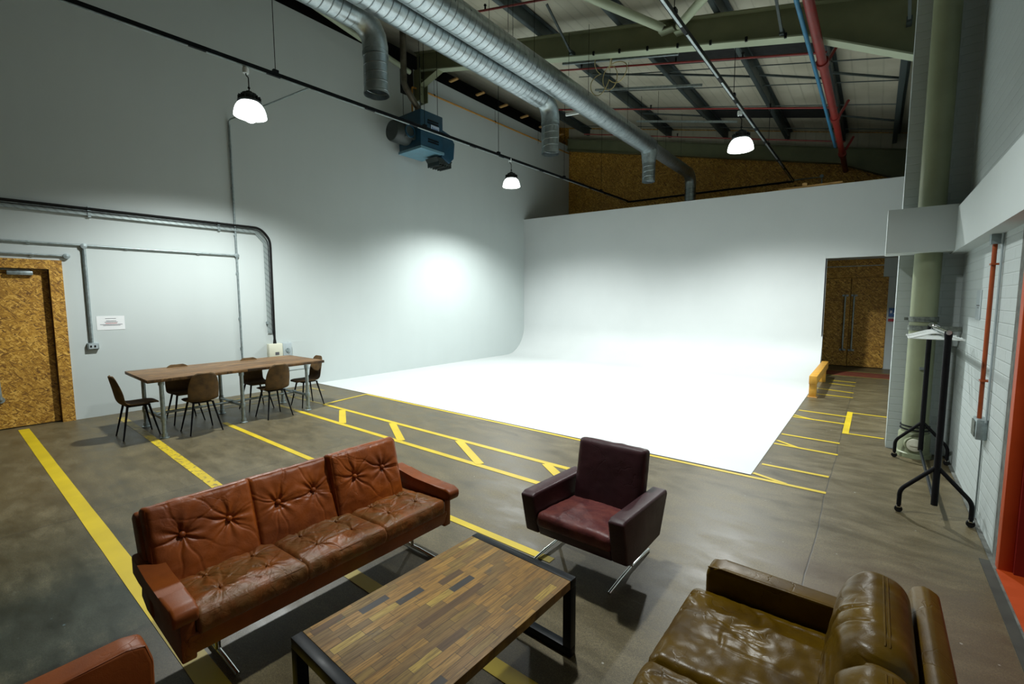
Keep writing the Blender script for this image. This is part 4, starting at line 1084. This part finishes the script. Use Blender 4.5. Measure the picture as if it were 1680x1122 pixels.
# ------------------------------------------------------------------ second tan chair (cropped, lower left) faces +y
t = thing('lounge_chair', (-1.8, .1, 0), 'tan-red leather armchair cut off by the lower left corner', 'armchair')
m = MB(); m.tube([(-2.106, .405, .30), (-2.106, .412, .52), (-2.106, .394, .594), (-2.106, .34, .608), (-2.106, .1, .595), (-2.106, -.3, .595)], .0035, 6); m.build('piping', 'tan_leather_smooth', t)
m = MB(); m.prism([(.415, .26), (.42, .52), (.40, .60), (.34, .615), (.1, .60), (-.30, .60), (-.36, .56), (-.36, .27)], 'x', -2.21, -2.10, .018, 3); m.build('arm', 'tan_leather_smooth', t)
m = MB(); m.prism([(.415, .26), (.42, .52), (.40, .60), (.34, .615), (.1, .60), (-.30, .60), (-.36, .56), (-.36, .27)], 'x', -1.50, -1.39, .018, 3); m.build('arm', 'tan_leather_smooth', t)
m = MB(); m.box(-2.10, -1.50, -.34, .40, .26, .34, .01); m.build('seat_frame', 'tan_leather_smooth', t)
o, X4, h = cushion('seat_cushion', (.595, .60, .10), 'tan_leather_seat', t, (-1.80, .11, .39), None, .03, .03, [(-.12, .1), (.12, .1)], .02, (), (40, 40, 8), .005, 2.2, .005)
piping(X4, h, o, 'tan_leather_seat', .004, .62, rad=.03)
Rm = basis((0, -.3, 1), (-1, 0, 0), (0, 1, .3))
o, X4, h = cushion('back_cushion', (.42, .58, .11), 'tan_leather', t, (-1.80, -.27, .60), Rm, .035, .03, [(.04, -.12), (.04, .12)], .03, (), (36, 36, 8), .008, 5.2, .005)
m = MB(); m.prism([(-.33, .27), (-.38, .27), (-.55, .78), (-.48, .80)], 'x', -2.10, -1.5, .012); m.build('back_shell', 'tan_leather_smooth', t)
for x in (-2.0, -1.6):
    m = MB(); m.tube([(x, -.30, .012), (x, -.1, .02), (x, .15, .02), (x, .33, .012)], .0125, 12); m.tube([(x, .02, .02), (x, .02, .27)], .013, 12); m.build('chrome_leg', 'chrome', t)

# ------------------------------------------------------------------ oxblood armchair (faces -y)
t = thing('armchair', (-1.5, 2.85, 0), 'dark oxblood leather armchair with chrome legs, right of the coffee table', 'armchair')
def arm_profile(z0=0): return [(2.455, .548), (2.52, .26), (2.60, .235), (3.07, .235), (3.20, .50), (3.185, .535), (2.50, .565)]
for xa_, xb_ in ((-1.885, -1.775), (-1.215, -1.105)):
    m = MB(); m.prism(arm_profile(), 'x', xa_, xb_, .016, 3); m.build('arm', 'oxblood_leather', t)
m = MB(); m.prism([(2.535, .25), (2.50, .34), (2.54, .345), (3.10, .31), (3.10, .24)], 'x', -1.775, -1.215, .01); m.build('seat_frame', 'oxblood_leather', t)
Rm = basis((1, 0, 0), (0, 1, -.09), (0, .09, 1))
o, X4, h = cushion('seat_cushion', (.556, .58, .105), 'oxblood_seat', t, (-1.495, 2.79, .345), Rm, .025, .018, (), 0, (), (36, 36, 8), 0, 2.7, .005)
piping(X4, h, o, 'oxblood_leather', .0035, .7, rad=.025)
Rm = basis((0, .2, 1), (1, 0, 0), (0, -1, .2))
o, X4, h = cushion('back_cushion', (.49, .525, .12), 'oxblood_leather', t, (-1.49, 3.06, .575), Rm, .028, .008, (), 0, (), (36, 36, 8), 0, 3.3, .002)
piping(X4, h, o, 'oxblood_leather', .0035, .75, rad=.028)
for x in (-1.85, -1.245):
    m = MB(); m.tube([(x, 2.56, .012), (x, 2.72, .026), (x, 2.9, .032), (x, 3.06, .026), (x, 3.225, .012)], .011, 12); m.tube([(x, 2.9, .03), (x, 2.9, .245)], .012, 12)
    m.build('chrome_leg', 'chrome', t)

# ------------------------------------------------------------------ olive-brown sofa (faces -x)
t = thing('sofa', (-.2, 1.7, 0), 'olive-brown glossy leather sofa cropped by the lower right corner', 'sofa')
for ya_, yb_ in ((2.265, 2.37), (.90, 1.005)):
    m = MB(); m.prism([(-.585, .16), (-.585, .555), (-.57, .595), (-.52, .60), (.12, .60), (.20, .585), (.20, .16)], 'y', ya_, yb_, .018, 3); a_ = m.build('arm', 'olive_leather_smooth', t)
    m = MB(); m.tube([(-.575, ya_ + .006, .589), (-.52, ya_ + .005, .595), (.1, ya_ + .005, .595)], .0035, 6); m.build('piping', 'olive_leather_smooth', a_)
m = MB(); m.box(-.575, .16, 1.005, 2.265, .16, .34, .012); m.build('seat_frame', 'olive_leather_smooth', t)
m = MB(); m.prism([(.155, .30), (.165, .70), (.175, .745), (.215, .765), (.26, .74), (.30, .16), (.16, .16)], 'y', .90, 2.37, .014, 3); m.build('back_shell', 'olive_leather_smooth', t)
for i, (ya_, yb_) in enumerate(((1.68, 2.262), (1.01, 1.672))):
    o, X4, h = cushion('seat_cushion', (.70, yb_ - ya_, .13), 'olive_leather', t, (-.285, (ya_ + yb_) / 2, .415), None, .035, .022, (), 0, (), (90, 80, 8), 0, 4.1 + i * 5, .006, .007)
    piping(X4, h, o, 'olive_leather', .004, .62, rad=.035); piping(X4, h, o, 'olive_leather', .004, -.62, rad=.035)
    Rm = basis((.16, 0, 1), (0, -1, 0), (-1, 0, .16)); Rm = basis((.16, 0, 1), Vector((-1, 0, .16)).cross(Vector((.16, 0, 1))), (-1, 0, .16))
    o, X4, h = cushion('back_cushion', (.42, yb_ - ya_ - .005, .185), 'olive_leather', t, (.052, (ya_ + yb_) / 2, .615), Rm, .075, .035, (), 0, (), (70, 80, 10), 0, 8.1 + i * 3, .008, .009)
    hx, hy, hz = h
    m = MB()
    for off in (-.006, .006):
        m.tube([X4 @ Vector((hx + .009, -hy + .06, off))] + [X4 @ Vector((hx + .0130, -hy + .07 + (2 * hy - .14) * k / 8, off)) for k in range(9)], .003, 6)
    m.build('seam', 'olive_leather_smooth', o)
for x in (-.5, .2):
    for y in (.98, 2.3):
        m = MB(); m.box(x - .03, x + .03, y - .03, y + .03, 0, .165, .004); m.build('leg', 'black_powder', t)

# ------------------------------------------------------------------ coffee table
t = thing('coffee_table', (0, 0, 0), 'coffee table with mosaic of reclaimed wood blocks on black steel frame', 'coffee table', world=False)
t['_w'] = (0, 0, 0); t.location = (-1.545, 1.43, 0); t.rotation_euler = (0, 0, math.radians(-1.3))
hw, hl, ht = .365, .585, .435
m = MB(); m.box(-hw + .002, hw - .002, -hl + .051, hl - .051, ht - .048, ht - .001, .003); m.build('tabletop', 'mosaic_wood', t)
for sy in (-1, 1):
    y = sy * (hl - .025); m = MB()
    m.box(-hw, hw, y - .025, y + .025, ht - .05, ht, .003); m.box(-hw, hw, y - .025, y + .025, 0, .05, .003)
    m.box(-hw, -hw + .05, y - .025, y + .025, .05, ht - .05, .002); m.box(hw - .05, hw, y - .025, y + .025, .05, ht - .05, .002)
    m.build('end_frame', 'black_steel', t)

# ------------------------------------------------------------------ dining table
t = thing('dining_table', (-8.2, 2.9, 0), 'long plank dining table on grey scaffold-tube legs by the left wall', 'dining table')
m = MB(); zt = .845
xs = [-8.87, -7.57]
m.prism([(-8.87, 1.69), (-7.575, 1.665), (-7.66, 4.23), (-8.93, 4.22)], 'z', zt - .045, zt, .005); m.build('tabletop', 'table_planks', t)
for (x, y) in ((-8.58, 1.84), (-7.67, 1.84), (-8.58, 2.87), (-7.67, 2.86), (-8.58, 3.89), (-7.65, 3.89)):
    m = MB(); m.tube([(x, y, .02), (x, y, zt - .05)], .027, 16); lg = m.build('leg', 'galv_pipe', t)
    m = MB(); m.lathe([(0, 0), (.055, 0), (.055, .012), (.036, .02), (.036, .07), (0, .07)], (x, y, 0), 16); m.build('pipe_fitting', 'galv_pipe', lg); m = MB(); m.lathe([(.0, 0), (.036, 0), (.036, .06), (0, .06)], (x, y, zt - .10), 16)
    m.build('pipe_fitting', 'galv_pipe', lg); m = MB(); m.lathe([(.027, 0), (.034, 0), (.036, .01), (.036, .07), (.034, .08), (.027, .08)], (x, y, .235), 16); m.build('pipe_fitting', 'galv_pipe', lg)
for y in (1.84, 2.865, 3.89):
    m = MB(); m.tube([(-8.58, y, .27), (-7.67, y, .27)], .021, 12); m.build('cross_tube', 'galv_pipe', t)
m = MB(); m.tube([(-8.12, 1.84, .27), (-8.12, 3.89, .27)], .021, 12)
for y in (1.84, 2.865, 3.89): m.lathe([(0, -.04), (.034, -.04), (.034, .04), (0, .04)], (-8.12, y, .27), 14, Matrix.Rotation(PI / 2, 3, 'Y'))
m.build('long_tube', 'galv_pipe', t)

# ------------------------------------------------------------------ dining chairs (local: faces +y)
def make_chair():
    t = bpy.data.objects.new('dining_chair', None); COL.objects.link(t); t['_w'] = (0, 0, 0)
    # profile stations (y, z, halfwidth, curl)
    st = [(.235, .455, .13, 0), (.225, .472, .175, .0), (.16, .478, .205, .004), (.05, .468, .215, .010), (-.06, .462, .215, .016), (-.13, .468, .21, .024), (-.175, .495, .205, .034), (-.198, .54, .205, .045), (-.21, .60, .208, .05), (-.222, .68, .205, .045), (-.238, .76, .19, .036), (-.252, .83, .165, .028), (-.260, .865, .135, .024), (-.265, .887, .085, .02)]
    m = MB(); bm = m.bm; NU = 12; rows_t = []; rows_b = []
    n = len(st)
    for i, (y, z, hw, cu) in enumerate(st):
        a = st[max(0, i - 1)]; b = st[min(n - 1, i + 1)]
        d = Vector((0, b[0] - a[0], b[1] - a[1])).normalized(); nr = Vector((0, -d.z, d.y))  # normal up/forward
        if nr.z < 0 and i < 6: nr = -nr
        nr = Vector((1, 0, 0)).cross(d); nr = -nr if (i < 6 and nr.z < 0) else nr
        if i >= 6 and nr.y < 0: nr = -nr
        th = .030
        rt, rb = [], []
        for k in range(NU + 1):
            u = -1 + 2 * k / NU; e = math.sqrt(max(0, 1 - abs(u) ** 5))
            base = Vector((hw * u, y, z)) + nr * (cu * abs(u) ** 2.2 * 1.1)
            rt.append(bm.verts.new(base + nr * th * .5 * e)); rb.append(bm.verts.new(base - nr * th * .5 * e))
        rows_t.append(rt); rows_b.append(rb)
    for i in range(n - 1):
        for k in range(NU):
            bm.faces.new((rows_t[i][k], rows_t[i][k + 1], rows_t[i + 1][k + 1], rows_t[i + 1][k]))
            bm.faces.new((rows_b[i][k], rows_b[i + 1][k], rows_b[i + 1][k + 1], rows_b[i][k + 1]))
    for k in range(NU):
        bm.faces.new((rows_t[0][k], rows_b[0][k], rows_b[0][k + 1], rows_t[0][k + 1])); bm.faces.new((rows_t[-1][k], rows_t[-1][k + 1], rows_b[-1][k + 1], rows_b[-1][k]))
    bmesh.ops.remove_doubles(bm, verts=bm.verts, dist=.0004)
    o = m.build('seat_shell', 'suede', t, ang=80); md = o.modifiers.new('sub', 'SUBSURF'); md.levels = 1; md.render_levels = 2
    m = MB(); m.box(-.12, .12, -.12, .14, .435, .45, .004); m.build('under_frame', 'black_powder', t)
    for sx in (-1, 1):
        for sy in (-1, 1):
            m = MB(); m.tube([(sx * .12, sy * .12, .445), (sx * .205, sy * .205, 0)], [.015, .009], 10); m.build('leg', 'black_powder', t)
    return t
ch = make_chair()
cl = [(-8.13, 1.645, 0, 'brown suede dining chair at the near end of the plank table'), (-7.67, 2.29, PI / 2, 'brown suede dining chair on the room side of the table, nearer the camera'),
      (-8.53, 2.33, -PI / 2, 'brown suede dining chair on the wall side of the table, nearer the door'), (-7.71, 3.345, PI / 2 + .05, 'brown suede dining chair on the room side, toward the far end'),
      (-8.52, 3.40, -PI / 2, 'brown suede dining chair on the wall side, toward the electrical boxes'), (-8.06, 4.095, PI, 'brown suede dining chair at the far end of the plank table')]
for i, (x, y, a, lb) in enumerate(cl):
    c = ch if i == 0 else copy_tree(ch); c.location = (x, y, 0); c.rotation_euler = (0, 0, a); tag(c, lb, 'chair', 'dining chairs around the plank table')

for o in bpy.data.objects:
    if '_w' in o: del o['_w']

# ------------------------------------------------------------------ world and view
w = bpy.data.worlds.new('world'); scene.world = w; w.use_nodes = True
w.node_tree.nodes['Background'].inputs[0].default_value = (.02, .028, .026, 1); w.node_tree.nodes['Background'].inputs[1].default_value = .3
scene.view_settings.view_transform = 'Standard'; scene.view_settings.look = 'None'; scene.view_settings.gamma = 1
scene.view_settings.exposure = 0.26; scene.view_settings.use_curve_mapping = False
